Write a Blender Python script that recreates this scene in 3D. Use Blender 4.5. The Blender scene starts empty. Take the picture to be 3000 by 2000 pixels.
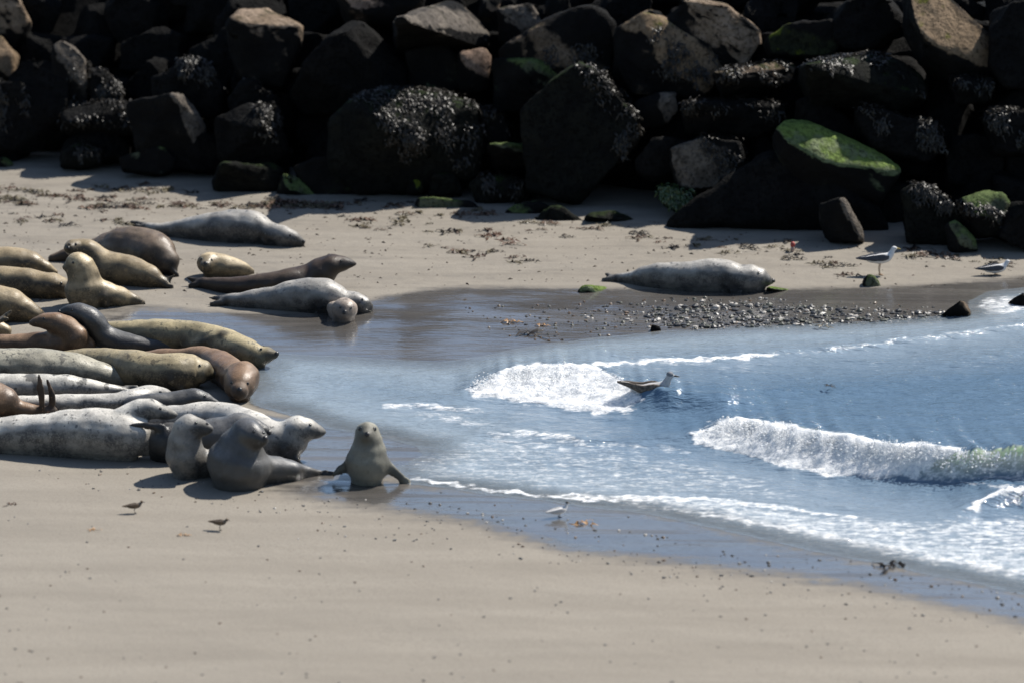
import bpy, bmesh, math, random
import numpy as np
from mathutils import Vector, noise as mnoise
from mathutils.bvhtree import BVHTree

# ------------------------------------------------------------------ camera, sky, sun, exposure
scene = bpy.context.scene
COL = scene.collection
F_PX, CAM_H, PITCH = 10000.0, 7.9, math.atan(0.26)      # focal length in photo pixels, height, downward tilt
cam_data = bpy.data.cameras.new("camera")
cam = bpy.data.objects.new("camera", cam_data)
COL.objects.link(cam)
cam.location = (0, 0, CAM_H)
cam.rotation_euler = (math.pi / 2 - PITCH, 0, 0)
cam_data.sensor_width = 36.0
cam_data.lens = 36.0 * F_PX / 3000.0
cam_data.clip_start = 0.5
cam_data.clip_end = 3000.0
cam_data.dof.use_dof = True
cam_data.dof.focus_distance = 30.2
cam_data.dof.aperture_fstop = 1.15
scene.camera = cam

SUN = Vector((0.53, 0.40, 0.745)).normalized()
world = bpy.data.worlds.new("World")
scene.world = world
world.use_nodes = True
wn = world.node_tree.nodes
sky = wn.new("ShaderNodeTexSky")
sky.sky_type = 'NISHITA'
sky.sun_disc = False
sky.sun_elevation = math.asin(SUN.z)
sky.sun_rotation = math.atan2(SUN.x, SUN.y)
sky.dust_density = 0.5
sky.ozone_density = 1.5
world.node_tree.links.new(sky.outputs[0], wn['Background'].inputs[0])
wn['Background'].inputs[1].default_value = 0.09
sl = bpy.data.lights.new("sun", 'SUN')
sl.energy = 5.0
sl.angle = math.radians(0.5)
sl.color = (1.0, 0.95, 0.87)
so = bpy.data.objects.new("sun", sl)
COL.objects.link(so)
so.rotation_euler = (-SUN).to_track_quat('-Z', 'Y').to_euler()
scene.view_settings.view_transform = 'Standard'
scene.view_settings.look = 'None'
scene.view_settings.exposure = 0.56
scene.view_settings.gamma = 1.0
scene.view_settings.use_curve_mapping = False
scene.cycles.use_denoising = True
scene.cycles.max_bounces = 6

random.seed(7)
rng = np.random.default_rng(7)

# ------------------------------------------------------------------ projection helpers
FWD = Vector((0, math.cos(PITCH), -math.sin(PITCH)))
UPV = Vector((0, math.sin(PITCH), math.cos(PITCH)))
CAMP = Vector((0, 0, CAM_H))

def ray(px, py):
    return FWD + Vector((1, 0, 0)) * ((px - 1500) / F_PX) + UPV * ((1000 - py) / F_PX)

def at_y(px, py, y):                       # point of the line of sight at world depth y
    d = ray(px, py)
    return CAMP + d * (y / d.y)

def at_z(px, py, z):
    d = ray(px, py)
    return CAMP + d * ((z - CAM_H) / d.z)

def depth(p):
    return (p - CAMP).dot(FWD)

def project(x, y, z):                      # numpy: world -> photo pixels
    dz = z - CAM_H
    w = y * FWD.y + dz * FWD.z
    u = y * UPV.y + dz * UPV.z
    return 1500 + F_PX * x / w, 1000 - F_PX * u / w

def perlin(x, y, seed=0):
    x = np.asarray(x, float); y = np.asarray(y, float)
    r = np.random.default_rng(seed)
    perm = r.permutation(256); g = r.uniform(0, 2 * np.pi, 256)
    xi = np.floor(x).astype(int); yi = np.floor(y).astype(int)
    xf = x - xi; yf = y - yi
    def gr(ix, iy, dx, dy):
        a = g[perm[(perm[ix & 255] + iy) & 255]]
        return np.cos(a) * dx + np.sin(a) * dy
    u = xf * xf * xf * (xf * (xf * 6 - 15) + 10); v = yf * yf * yf * (yf * (yf * 6 - 15) + 10)
    n00 = gr(xi, yi, xf, yf); n10 = gr(xi + 1, yi, xf - 1, yf)
    n01 = gr(xi, yi + 1, xf, yf - 1); n11 = gr(xi + 1, yi + 1, xf - 1, yf - 1)
    return (n00 * (1 - u) + n10 * u) * (1 - v) + (n01 * (1 - u) + n11 * u) * v

def fbm(x, y, seed=0, o=4):
    s = 0; a = 1.0
    for i in range(o):
        s = s + a * perlin(x * 2 ** i, y * 2 ** i, seed + i); a *= .5
    return s

def seg_sd(P, pts, closed):
    """distance to polyline and inside flag; P is (N,2)"""
    pts = np.asarray(pts, float)
    n = len(pts); best = np.full(len(P), 1e9); inside = np.zeros(len(P), bool)
    for i in range(n if closed else n - 1):
        a = pts[i]; b = pts[(i + 1) % n]; ab = b - a
        t = np.clip(((P - a) @ ab) / (ab @ ab + 1e-12), 0, 1)
        d = np.hypot(P[:, 0] - a[0] - t * ab[0], P[:, 1] - a[1] - t * ab[1])
        best = np.minimum(best, d)
        if closed:
            c = ((a[1] > P[:, 1]) != (b[1] > P[:, 1]))
            xx = (b[0] - a[0]) * (P[:, 1] - a[1]) / (b[1] - a[1] + 1e-12) + a[0]
            inside ^= c & (P[:, 0] < xx)
    return best, inside

def inpoly(px, py, poly):
    return bool(seg_sd(np.array([[px, py]], float), poly, True)[1][0])

# ------------------------------------------------------------------ the shore line and the ground height
SEA_PX = [(3000, 846), (2910, 858), (2850, 884), (2845, 915), (2760, 932), (2550, 945), (2100, 966), (1850, 985), (1600, 1022), (1450, 1048), (1290, 1064), (1000, 1048),
          (800, 1040), (735, 1100), (750, 1180), (830, 1205), (960, 1250), (1120, 1275), (1235, 1305), (1250, 1335),
          (1180, 1370), (1205, 1412), (1350, 1432), (1500, 1452), (1700, 1478), (1900, 1500), (2100, 1545), (2400, 1610), (2700, 1672), (3000, 1735)]
_w = [at_z(a, b, 0) for a, b in SEA_PX]
SEA = [(p.x, p.y) for p in _w] + [(12, 20.5), (60, -15), (700, -500), (1400, 500), (700, 700), (60, 60), (14, 34.8), (8, 34.0)]

def sea_sd(x, y):
    P = np.stack([np.ravel(x), np.ravel(y)], 1).astype(float)
    d, i = seg_sd(P, SEA, True)
    d = np.where(i, -d, d)
    d = d + 0.05 * perlin(P[:, 0] * 2.1, P[:, 1] * 2.1, 5) + 0.02 * perlin(P[:, 0] * 6, P[:, 1] * 6, 6)
    return d

def ground(x, y):
    sd = sea_sd(x, y)
    z = np.where(sd > 0, 0.022 * np.minimum(sd, 3.0), 0.09 * np.maximum(sd, -4.0))
    x = np.ravel(x); y = np.ravel(y)
    z = z + np.clip(sd, 0, 1) * (0.012 * fbm(x * .9, y * 1.6, 21, 3))
    return z

def gz(x, y):
    return float(ground([x], [y])[0])

def gpt(px, py):                           # photo pixel -> point on the ground
    z = 0.0
    for _ in range(4):
        p = at_z(px, py, z); z = gz(p.x, p.y)
    return at_z(px, py, z)

# ------------------------------------------------------------------ materials
def new_mat(name):
    m = bpy.data.materials.new(name); m.use_nodes = True
    return m, m.node_tree.nodes, m.node_tree.links, m.node_tree.nodes['Principled BSDF']

class NT:
    def __init__(s, m): s.n = m.node_tree.nodes; s.l = m.node_tree.links
    def add(s, t, **k):
        nd = s.n.new(t)
        for a, b in k.items(): setattr(nd, a, b)
        return nd
    def link(s, a, b): s.l.new(a, b)
    def noise(s, vec, scale, detail=3, rough=.55):
        nd = s.add('ShaderNodeTexNoise'); nd.inputs['Scale'].default_value = scale
        nd.inputs['Detail'].default_value = detail; nd.inputs['Roughness'].default_value = rough
        if vec: s.link(vec, nd.inputs['Vector'])
        return nd.outputs['Fac']
    def vec(s, scale=(1, 1, 1), src='Object'):
        tc = s.add('ShaderNodeTexCoord'); mp = s.add('ShaderNodeMapping')
        mp.inputs['Scale'].default_value = scale
        s.link(tc.outputs[src], mp.inputs['Vector']); return mp.outputs[0]
    def pos(s, scale=(1, 1, 1)):
        g = s.add('ShaderNodeNewGeometry'); mp = s.add('ShaderNodeMapping')
        mp.inputs['Scale'].default_value = scale
        s.link(g.outputs['Position'], mp.inputs['Vector']); return mp.outputs[0]
    def math(s, op, a, b=None, c=None, clamp=False):
        nd = s.add('ShaderNodeMath', operation=op); nd.use_clamp = clamp
        for i, v in enumerate((a, b, c)):
            if v is None: continue
            if isinstance(v, (int, float)): nd.inputs[i].default_value = v
            else: s.link(v, nd.inputs[i])
        return nd.outputs[0]
    def ramp(s, v, lo, hi, a=0., b=1.):
        nd = s.add('ShaderNodeMapRange'); nd.interpolation_type = 'SMOOTHSTEP'
        s.link(v, nd.inputs[0])
        for i, x in enumerate((lo, hi, a, b)): nd.inputs[1 + i].default_value = x
        return nd.outputs[0]
    def mix(s, f, a, b):
        nd = s.add('ShaderNodeMix', data_type='RGBA')
        if isinstance(f, (int, float)): nd.inputs[0].default_value = f
        else: s.link(f, nd.inputs[0])
        for i, v in ((6, a), (7, b)):
            if isinstance(v, tuple): nd.inputs[i].default_value = (*v[:3], 1)
            else: s.link(v, nd.inputs[i])
        return nd.outputs[2]
    def attr(s, name):
        return s.add('ShaderNodeAttribute', attribute_name=name).outputs['Fac']
    def bump(s, h, strength, dist, normal=None):
        nd = s.add('ShaderNodeBump'); nd.inputs['Strength'].default_value = strength
        nd.inputs['Distance'].default_value = dist; s.link(h, nd.inputs['Height'])
        if normal: s.link(normal, nd.inputs['Normal'])
        return nd.outputs[0]

def sand_material():
    m, n, l, b = new_mat("sand"); t = NT(m)
    wet = t.attr('wet')
    p1 = t.pos((1, 1, 1)); ps = t.pos((.35, 2.2, 1))
    n1 = t.noise(ps, 1.2, 4); n2 = t.noise(p1, 60, 3, .7); n3 = t.noise(p1, 9, 4)
    dry = t.mix(t.ramp(n1, .3, .7), (.208, .186, .154), (.244, .22, .183))
    dry = t.mix(t.ramp(n2, .45, .75), dry, (.175, .152, .126))
    wn_ = t.math('ADD', wet, t.math('MULTIPLY', t.math('SUBTRACT', n3, .5), .5))
    wn_ = t.math('ADD', wn_, t.math('MULTIPLY', t.math('SUBTRACT', t.noise(t.pos((.5, 3.5, 1)), 2.2, 4, .65), .5), .8))
    wetm = t.ramp(wn_, .12, .6)
    film = t.ramp(wn_, .44, .86)
    wc = t.mix(t.ramp(n1, .35, .65), (.06, .054, .048), (.085, .077, .068))
    c = t.mix(wetm, dry, t.mix(.5, wc, dry)); c = t.mix(film, c, wc)
    l.new(c, b.inputs['Base Color'])
    l.new(t.ramp(wetm, 0, 1, .9, .55), b.inputs['Roughness'])
    b.inputs['Specular IOR Level'].default_value = .2
    l.new(t.math('MULTIPLY', film, t.ramp(t.noise(t.pos((.35, 5, 1)), 1.6, 4), .34, .5, .5, 1)), b.inputs['Coat Weight'])
    b.inputs['Coat IOR'].default_value = 3.0
    b.inputs['Coat Roughness'].default_value = .11
    h = t.math('ADD', t.math('MULTIPLY', n3, .6), t.math('MULTIPLY', n2, .25))
    bs = t.bump(h, .5, .02)
    l.new(bs, b.inputs['Normal'])
    rip = t.noise(t.pos((2.2, 9, 1)), 2.5, 3)
    l.new(t.bump(rip, .25, .012), b.inputs['Coat Normal'])
    return m

def water_material():
    m, n, l, b = new_mat("water"); t = NT(m)
    foam = t.attr('foam'); dep = t.attr('deep')
    ps = t.pos((.8, 3.4, 1)); pi = t.pos((1, 1.6, 1))
    f1 = t.noise(ps, 7, 5, .65); f2 = t.noise(pi, 30, 4, .65)
    vor = t.add('ShaderNodeTexVoronoi', feature='DISTANCE_TO_EDGE'); vor.inputs['Scale'].default_value = 7
    wob = t.add('ShaderNodeTexNoise'); wob.inputs['Scale'].default_value = 5
    vm = t.add('ShaderNodeVectorMath', operation='MULTIPLY_ADD')
    l.new(ps, wob.inputs['Vector']); l.new(wob.outputs['Color'], vm.inputs[0]); vm.inputs[1].default_value = (.5, .5, 0)
    l.new(ps, vm.inputs[2]); l.new(vm.outputs[0], vor.inputs['Vector'])
    lace = t.ramp(vor.outputs['Distance'], 0, .25, 1, 0)
    s = t.math('ADD', t.math('MULTIPLY', f1, .75), t.math('MULTIPLY', f2, .35))
    s = t.math('ADD', s, t.math('MULTIPLY', lace, .16))
    thr = t.math('ADD', s, t.math('MULTIPLY', foam, .85))
    mask = t.ramp(thr, .90, 1.32)
    mask = t.math('MULTIPLY', mask, t.ramp(foam, .02, .15))
    body = t.mix(dep, (.265, .315, .355), (.095, .155, .225))
    body = t.mix(t.attr('thin'), body, (.52, .53, .42))          # sandy green light through the thin curling wave
    l.new(body, b.inputs['Base Color'])
    b.inputs['Roughness'].default_value = .09
    b.inputs['IOR'].default_value = 1.42
    l.new(t.math('MULTIPLY', t.attr('thin'), .9), b.inputs['Subsurface Weight']); b.inputs['Subsurface Radius'].default_value = (.16, .2, .15); b.inputs['Subsurface Scale'].default_value = 1.0
    w1 = t.noise(t.pos((2.0, 5.5, 1)), 2.2, 4, .6); w2 = t.noise(t.pos((1.0, 2.2, 1)), 26, 3, .6)
    nb = t.bump(w1, 1., .045); nb = t.bump(w2, .5, .008, nb)
    l.new(nb, b.inputs['Normal'])
    fb = t.add('ShaderNodeBsdfPrincipled')
    fb.inputs['Roughness'].default_value = .75
    l.new(t.mix(t.ramp(f2, .35, .6), (.66, .68, .70), (.88, .88, .87)), fb.inputs['Base Color'])
    fb.inputs['Subsurface Weight'].default_value = 1.0
    fb.inputs['Subsurface Radius'].default_value = (.12, .12, .12)
    fb.inputs['Subsurface Scale'].default_value = 1.0
    l.new(t.bump(t.math('ADD', f2, f1), .9, .05), fb.inputs['Normal'])
    mx = t.add('ShaderNodeMixShader'); l.new(mask, mx.inputs[0]); l.new(b.outputs[0], mx.inputs[1]); l.new(fb.outputs[0], mx.inputs[2])
    tr = t.add('ShaderNodeBsdfTransparent')
    al = t.math('MAXIMUM', t.ramp(dep, 0, .2, .35, 1), mask)
    mx2 = t.add('ShaderNodeMixShader'); l.new(al, mx2.inputs[0]); l.new(tr.outputs[0], mx2.inputs[1]); l.new(mx.outputs[0], mx2.inputs[2])
    l.new(mx2.outputs[0], n['Material Output'].inputs['Surface'])
    return m

_rock = {}
def rock_material(key, base, alt, algae=None, amount=0.0, rough=.75):
    if key in _rock: return _rock[key]
    m, n, l, b = new_mat("rock_" + key); t = NT(m)
    p = t.pos(); a = t.noise(p, 3.2, 5, .6); f = t.noise(p, 22, 5, .7)
    st = t.noise(t.pos((1, 1, 4)), 2.5, 4)
    c = t.mix(t.ramp(a, .35, .65), base, alt)
    dk = tuple(x * .4 for x in base)
    c = t.mix(t.ramp(f, .48, .66), c, dk)
    c = t.mix(t.ramp(t.noise(p, 9, 4, .65), .5, .68, 0, .8), c, tuple(x * .5 for x in base))
    c = t.mix(t.ramp(st, .55, .7, 0, .6), c, tuple(x * .55 for x in alt))
    if algae:
        g = t.add('ShaderNodeNewGeometry'); sp = t.add('ShaderNodeSeparateXYZ'); l.new(g.outputs['Normal'], sp.inputs[0])
        v = t.math('ADD', t.math('MULTIPLY', t.noise(p, 4.5, 4, .6), .9), t.math('MULTIPLY', sp.outputs[2], .35))
        k = t.ramp(v, 1.0 - amount, 1.15 - amount)
        al = t.mix(t.ramp(f, .4, .65), algae, tuple(x * .45 for x in algae))
        c = t.mix(k, c, al)
    if key not in ('dark', 'dgreen'):                  # sunlit facet keeps its tone, shade painted near-black on the rest
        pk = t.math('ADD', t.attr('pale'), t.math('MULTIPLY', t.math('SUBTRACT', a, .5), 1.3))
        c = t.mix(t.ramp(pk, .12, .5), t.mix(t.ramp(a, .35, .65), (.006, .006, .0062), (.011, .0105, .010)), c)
    l.new(c, b.inputs['Base Color'])
    b.inputs['Roughness'].default_value = rough
    b.inputs['Specular IOR Level'].default_value = .06
    h = t.math('ADD', t.math('MULTIPLY', f, .5), a)
    l.new(t.bump(h, .9, .09), b.inputs['Normal'])
    _rock[key] = m
    return m

def plain(name, col, rough=.6, spec=.4, var=.35, scale=30):
    m, n, l, b = new_mat(name); t = NT(m)
    v = t.noise(t.vec(), scale, 3)
    l.new(t.mix(t.ramp(v, .3, .7), tuple(x * (1 - var) for x in col), col), b.inputs['Base Color'])
    b.inputs['Roughness'].default_value = rough; b.inputs['Specular IOR Level'].default_value = spec
    return m

_fur = {}
def fur(key, top, shade_tone, spot=None, spot_amt=0., light=False, rough=.5, scale=16):
    if key in _fur: return _fur[key]
    m, n, l, b = new_mat("fur_" + key); t = NT(m)
    p = t.pos(); g = t.add('ShaderNodeNewGeometry'); sp = t.add('ShaderNodeSeparateXYZ'); l.new(g.outputs['Normal'], sp.inputs[0])
    a = t.noise(p, 3.0, 4, .6)
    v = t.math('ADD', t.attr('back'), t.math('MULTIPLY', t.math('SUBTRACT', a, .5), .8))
    c = t.mix(t.ramp(v, .56, .95), shade_tone, top)  # sunlit upper side and shaded flanks put into the coat colour
    fine = t.noise(t.pos((1, 1, 1)), 70, 3, .7)
    c = t.mix(t.ramp(fine, .42, .66, 0, .5), c, tuple(x * .4 for x in top))
    c = t.mix(t.ramp(t.noise(p, 7, 5, .7), .46, .62, 0, .5), c, tuple(x * .42 for x in top))
    c = t.mix(t.ramp(t.noise(p, 2.6, 3, .6), .5, .66, 0, .4), c, tuple(x * .5 for x in top))
    c = t.mix(t.math('MULTIPLY', t.attr('dusk'), .82), c, tuple(x * .25 for x in shade_tone))
    if spot:
        s1 = t.noise(p, scale, 3, .5); s2 = t.noise(p, scale * 2.3, 2, .5)
        k = t.math('MAXIMUM', t.ramp(s1, .66 - spot_amt, .70 - spot_amt), t.ramp(s2, .68 - spot_amt * .8, .72 - spot_amt * .8))
        c = t.mix(t.math('MULTIPLY', k, .8), c, spot)
    l.new(c, b.inputs['Base Color'])
    l.new(t.ramp(t.noise(p, 3.3, 4, .6), .42, .6, rough + .12, rough - .16), b.inputs['Roughness'])
    b.inputs['Specular IOR Level'].default_value = .4
    b.inputs['Sheen Weight'].default_value = .05 if max(top) < .2 else .12
    b.inputs['Sheen Roughness'].default_value = .38
    l.new(t.mix(.5, c, (.9, .86, .8)), b.inputs['Sheen Tint'])
    l.new(t.bump(t.math('ADD', t.math('MULTIPLY', fine, .5), a), .5, .014), b.inputs['Normal'])
    _fur[key] = m
    return m

# ------------------------------------------------------------------ object helpers
def link(name, me, m=None, parent=None):
    o = bpy.data.objects.new(name, me); COL.objects.link(o)
    if m is not None:
        me.materials.clear(); me.materials.append(m)
    if parent: o.parent = parent
    return o

def tag(o, label=None, cat=None, group=None, kind=None):
    if label: o['label'] = label
    if cat: o['category'] = cat
    if group: o['group'] = group
    if kind: o['kind'] = kind
    return o

def smooth(me):
    me.polygons.foreach_set('use_smooth', np.ones(len(me.polygons), bool)); me.update()

def mesh_from(name, V, Fc):
    me = bpy.data.meshes.new(name)
    me.from_pydata([tuple(v) for v in V], [], Fc); me.update()
    return me

def grid_mesh(name, xs, ys, Z, keep=None):
    nx, ny = len(xs), len(ys)
    X, Y = np.meshgrid(xs, ys)
    co = np.stack([X.ravel(), Y.ravel(), np.ravel(Z)], 1)
    i = np.arange(nx * ny).reshape(ny, nx)
    q = np.stack([i[:-1, :-1], i[:-1, 1:], i[1:, 1:], i[1:, :-1]], -1).reshape(-1, 4)
    idx = None
    if keep is not None:
        q = q[keep[q].any(1)]
        idx = np.unique(q); mp = np.zeros(nx * ny, int); mp[idx] = np.arange(len(idx)); q = mp[q]; co = co[idx]
    me = bpy.data.meshes.new(name)
    me.vertices.add(len(co)); me.vertices.foreach_set('co', co.ravel())
    me.loops.add(len(q) * 4); me.loops.foreach_set('vertex_index', q.ravel())
    me.polygons.add(len(q)); me.polygons.foreach_set('loop_start', np.arange(len(q)) * 4); me.polygons.foreach_set('loop_total', np.full(len(q), 4))
    me.update(calc_edges=True); me.validate(); smooth(me)
    return me, idx

def set_attr(me, name, v):
    a = me.attributes.new(name, 'FLOAT', 'POINT'); a.data.foreach_set('value', np.asarray(v, np.float32))

def loft(bm, centers, rv, rs, ref=None, nseg=16, step=8):
    """tube along a Catmull-Rom spine. rv = radius along the up vector, rs = along the side vector"""
    n = len(centers); C = []; A = []; B = []
    for i in range(n - 1):
        p = [centers[max(0, i - 1)], centers[i], centers[i + 1], centers[min(n - 1, i + 2)]]
        k = step if i < n - 2 else step + 1
        for j in range(k):
            t = j / step
            C.append(.5 * ((2 * p[1]) + (p[2] - p[0]) * t + (2 * p[0] - 5 * p[1] + 4 * p[2] - p[3]) * t * t + (3 * p[1] - p[0] - 3 * p[2] + p[3]) * t ** 3))
            s = t * t * (3 - 2 * t) if True else t
            A.append(rv[i] * (1 - s) + rv[i + 1] * s); B.append(rs[i] * (1 - s) + rs[i + 1] * s)
    N = len(C)
    T = [(C[min(N - 1, i + 1)] - C[max(0, i - 1)]).normalized() for i in range(N)]
    up0 = ref if ref is not None else Vector((0, 0, 1))
    if abs(T[0].dot(up0)) > .95: up0 = Vector((0, 1, 0.2)).normalized()
    S = T[0].cross(up0).normalized()
    rings = []; prev = None
    cap0 = [(-.75, .55), (-.4, .85)]
    seq = []
    for f, s in cap0: seq.append((C[0] + T[0] * f * min(A[0], B[0]), A[0] * s, B[0] * s, 0))
    for i in range(N): seq.append((C[i], A[i], B[i], i))
    for f, s in ((.4, .85), (.75, .55)): seq.append((C[-1] + T[-1] * f * min(A[-1], B[-1]), A[-1] * s, B[-1] * s, N - 1))
    for (c, a, b, i) in seq:
        if ref is not None:
            s2 = T[i].cross(ref)
            if s2.length > .15: S = s2.normalized()
        else:
            S = (S - T[i] * S.dot(T[i])).normalized()
        U = S.cross(T[i]).normalized()
        rings.append([bm.verts.new(c + U * (a * math.sin(2 * math.pi * k / nseg)) + S * (b * math.cos(2 * math.pi * k / nseg))) for k in range(nseg)])
    for r0, r1 in zip(rings, rings[1:]):
        for k in range(nseg):
            bm.faces.new((r0[k], r0[(k + 1) % nseg], r1[(k + 1) % nseg], r1[k]))
    v0 = bm.verts.new(C[0] - T[0] * min(A[0], B[0])); v1 = bm.verts.new(C[-1] + T[-1] * min(A[-1], B[-1]))
    for k in range(nseg):
        bm.faces.new((v0, rings[0][(k + 1) % nseg], rings[0][k])); bm.faces.new((v1, rings[-1][k], rings[-1][(k + 1) % nseg]))

def ball(bm, c, rx, ry=None, rz=None, seg=14):
    r = bmesh.ops.create_uvsphere(bm, u_segments=seg, v_segments=seg * 2 // 3, radius=1)
    for v in r['verts']:
        v.co = Vector((v.co.x * rx, v.co.y * (ry or rx), v.co.z * (rz or rx))) + c

def remesh(bm, voxel, iters=6, name='body'):
    bmesh.ops.recalc_face_normals(bm, faces=bm.faces)
    me = bpy.data.meshes.new(name); bm.to_mesh(me); bm.free()
    o = bpy.data.objects.new('tmp', me); COL.objects.link(o)
    r = o.modifiers.new('r', 'REMESH'); r.mode = 'VOXEL'; r.voxel_size = voxel
    s = o.modifiers.new('s', 'SMOOTH'); s.factor = .5; s.iterations = iters
    dg = bpy.context.evaluated_depsgraph_get()
    out = bpy.data.meshes.new_from_object(o.evaluated_get(dg), depsgraph=dg)
    bpy.data.objects.remove(o); bpy.data.meshes.remove(me)
    out.name = name; smooth(out)
    return out

def shift_mesh(me, off):
    me.transform(__import__('mathutils').Matrix.Translation(-off))

def simple_mesh(name, bm, sm=True):
    bmesh.ops.recalc_face_normals(bm, faces=bm.faces)
    me = bpy.data.meshes.new(name); bm.to_mesh(me); bm.free()
    if sm: smooth(me)
    return me

# ------------------------------------------------------------------ the beach
def spaced(lo, a, b, hi, st):
    def tail(d): return np.concatenate([np.cumsum(st * 1.6 ** np.arange(1, 60))])
    t = tail(1)
    left = a - t[t < a - lo][::-1]; right = b + t[t < hi - b]
    return np.concatenate([[lo], left, np.arange(a, b, st), [b], right, [hi]])

WET_PX = [
    ([(-900, 470), (3900, 470), (3900, 840), (1300, 830), (700, 900), (-900, 960)], .22, 30),  # (polygon in photo pixels, strength, soft margin in pixels)
    ([(1100, 1400), (1500, 1440), (1900, 1490), (2300, 1590), (3000, 1730), (3200, 1790), (3000, 1830), (2500, 1715), (2000, 1650), (1650, 1610), (1350, 1530), (900, 1455), (780, 1420), (960, 1390)], 1., 80),
    ([(650, 1195), (1000, 1240), (1260, 1290), (1270, 1380), (1000, 1420), (850, 1420), (700, 1400), (700, 1250)], .9, 35),
    ([(400, 905), (700, 915), (900, 925), (1080, 880), (1250, 845), (1500, 840), (1760, 845), (2300, 845), (2700, 835), (3100, 800), (3100, 960), (2500, 960), (1900, 1000), (1300, 1090), (700, 1090), (640, 960), (280, 940)], .95, 28),
    ([(200, 905), (420, 885), (650, 910), (600, 950), (300, 945)], .55, 30),
]
def wetness(x, y, z):
    px, py = project(x, y, z)
    P = np.stack([px, py * 2.2], 1)
    w = np.zeros(len(px))
    for poly, s, soft in WET_PX:
        d, i = seg_sd(P, [(a, b * 2.2) for a, b in poly], True)
        d = np.where(i, d, -d)
        w = np.maximum(w, s * np.clip(.5 + d / (2 * soft), 0, 1))
    sd = sea_sd(x, y)
    return np.maximum(w, np.clip(1 - sd / .12, 0, 1))

xs = spaced(-900, -5.2, 7.0, 1400, .04); ys = spaced(-400, 20.4, 39.5, 900, .032)
X, Y = np.meshgrid(xs, ys)
Z = ground(X, Y)
inner = (np.abs(X.ravel()) < 8) & (Y.ravel() > 20) & (Y.ravel() < 40)
wet = np.zeros(X.size); wet[inner] = wetness(X.ravel()[inner], Y.ravel()[inner], Z[inner])
me, _ = grid_mesh('beach', xs, ys, Z)
set_attr(me, 'wet', wet)
tag(link('beach', me, sand_material()), kind='structure')

# ------------------------------------------------------------------ the sea with its breaking waves
def interp_wave(pts):
    """pts: (px, py of crest, py of foot, height) -> world x, foot y, crest y, height"""
    o = []
    for px, pc, pf, h in pts:
        f = at_z(px, pf, 0); c = at_z(px, pc, h); o.append((.5 * (f.x + c.x), f.y, max(c.y, f.y + .1), h))
    return np.array(o)
WAVES = [
    (interp_wave([(1330, 1150, 1160, .0), (1400, 1122, 1158, .06), (1500, 1082, 1172, .13), (1650, 1075, 1195, .16), (1780, 1090, 1212, .17), (1860, 1128, 1215, .16), (1960, 1152, 1222, .15), (2080, 1172, 1222, .09), (2250, 1195, 1225, .0)]), .9),
    (interp_wave([(1780, 1300, 1306, .0), (1920, 1296, 1312, .02), (2000, 1282, 1314, .055), (2060, 1260, 1316, .10), (2150, 1232, 1328, .16), (2300, 1250, 1365, .20), (2500, 1288, 1392, .21), (2700, 1312, 1408, .22), (2850, 1325, 1415, .23), (3000, 1330, 1420, .24), (3200, 1340, 1430, .24), (3600, 1360, 1440, .15), (4200, 1380, 1420, 0)]), .8),
    (interp_wave([(2800, 1505, 1510, 0), (2860, 1478, 1500, .05), (2950, 1438, 1490, .10), (3100, 1420, 1490, .12), (3400, 1420, 1490, .1), (3800, 1430, 1450, 0)]), .6),
    (interp_wave([(1080, 1188, 1192, 0), (1180, 1185, 1200, .02), (1350, 1195, 1212, .025), (1450, 1210, 1220, 0)]), .3),
    (interp_wave([(1380, 1285, 1290, 0), (1460, 1268, 1290, .035), (1560, 1262, 1298, .045), (1700, 1288, 1312, .035), (1950, 1305, 1320, .02), (2100, 1310, 1320, 0)]), .4),
    (interp_wave([(1650, 1066, 1072, 0), (1800, 1058, 1074, .03), (2200, 1040, 1060, .035), (2600, 1003, 1020, .035), (3000, 952, 968, .03), (3300, 930, 945, 0)]), .35),
]
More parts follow.
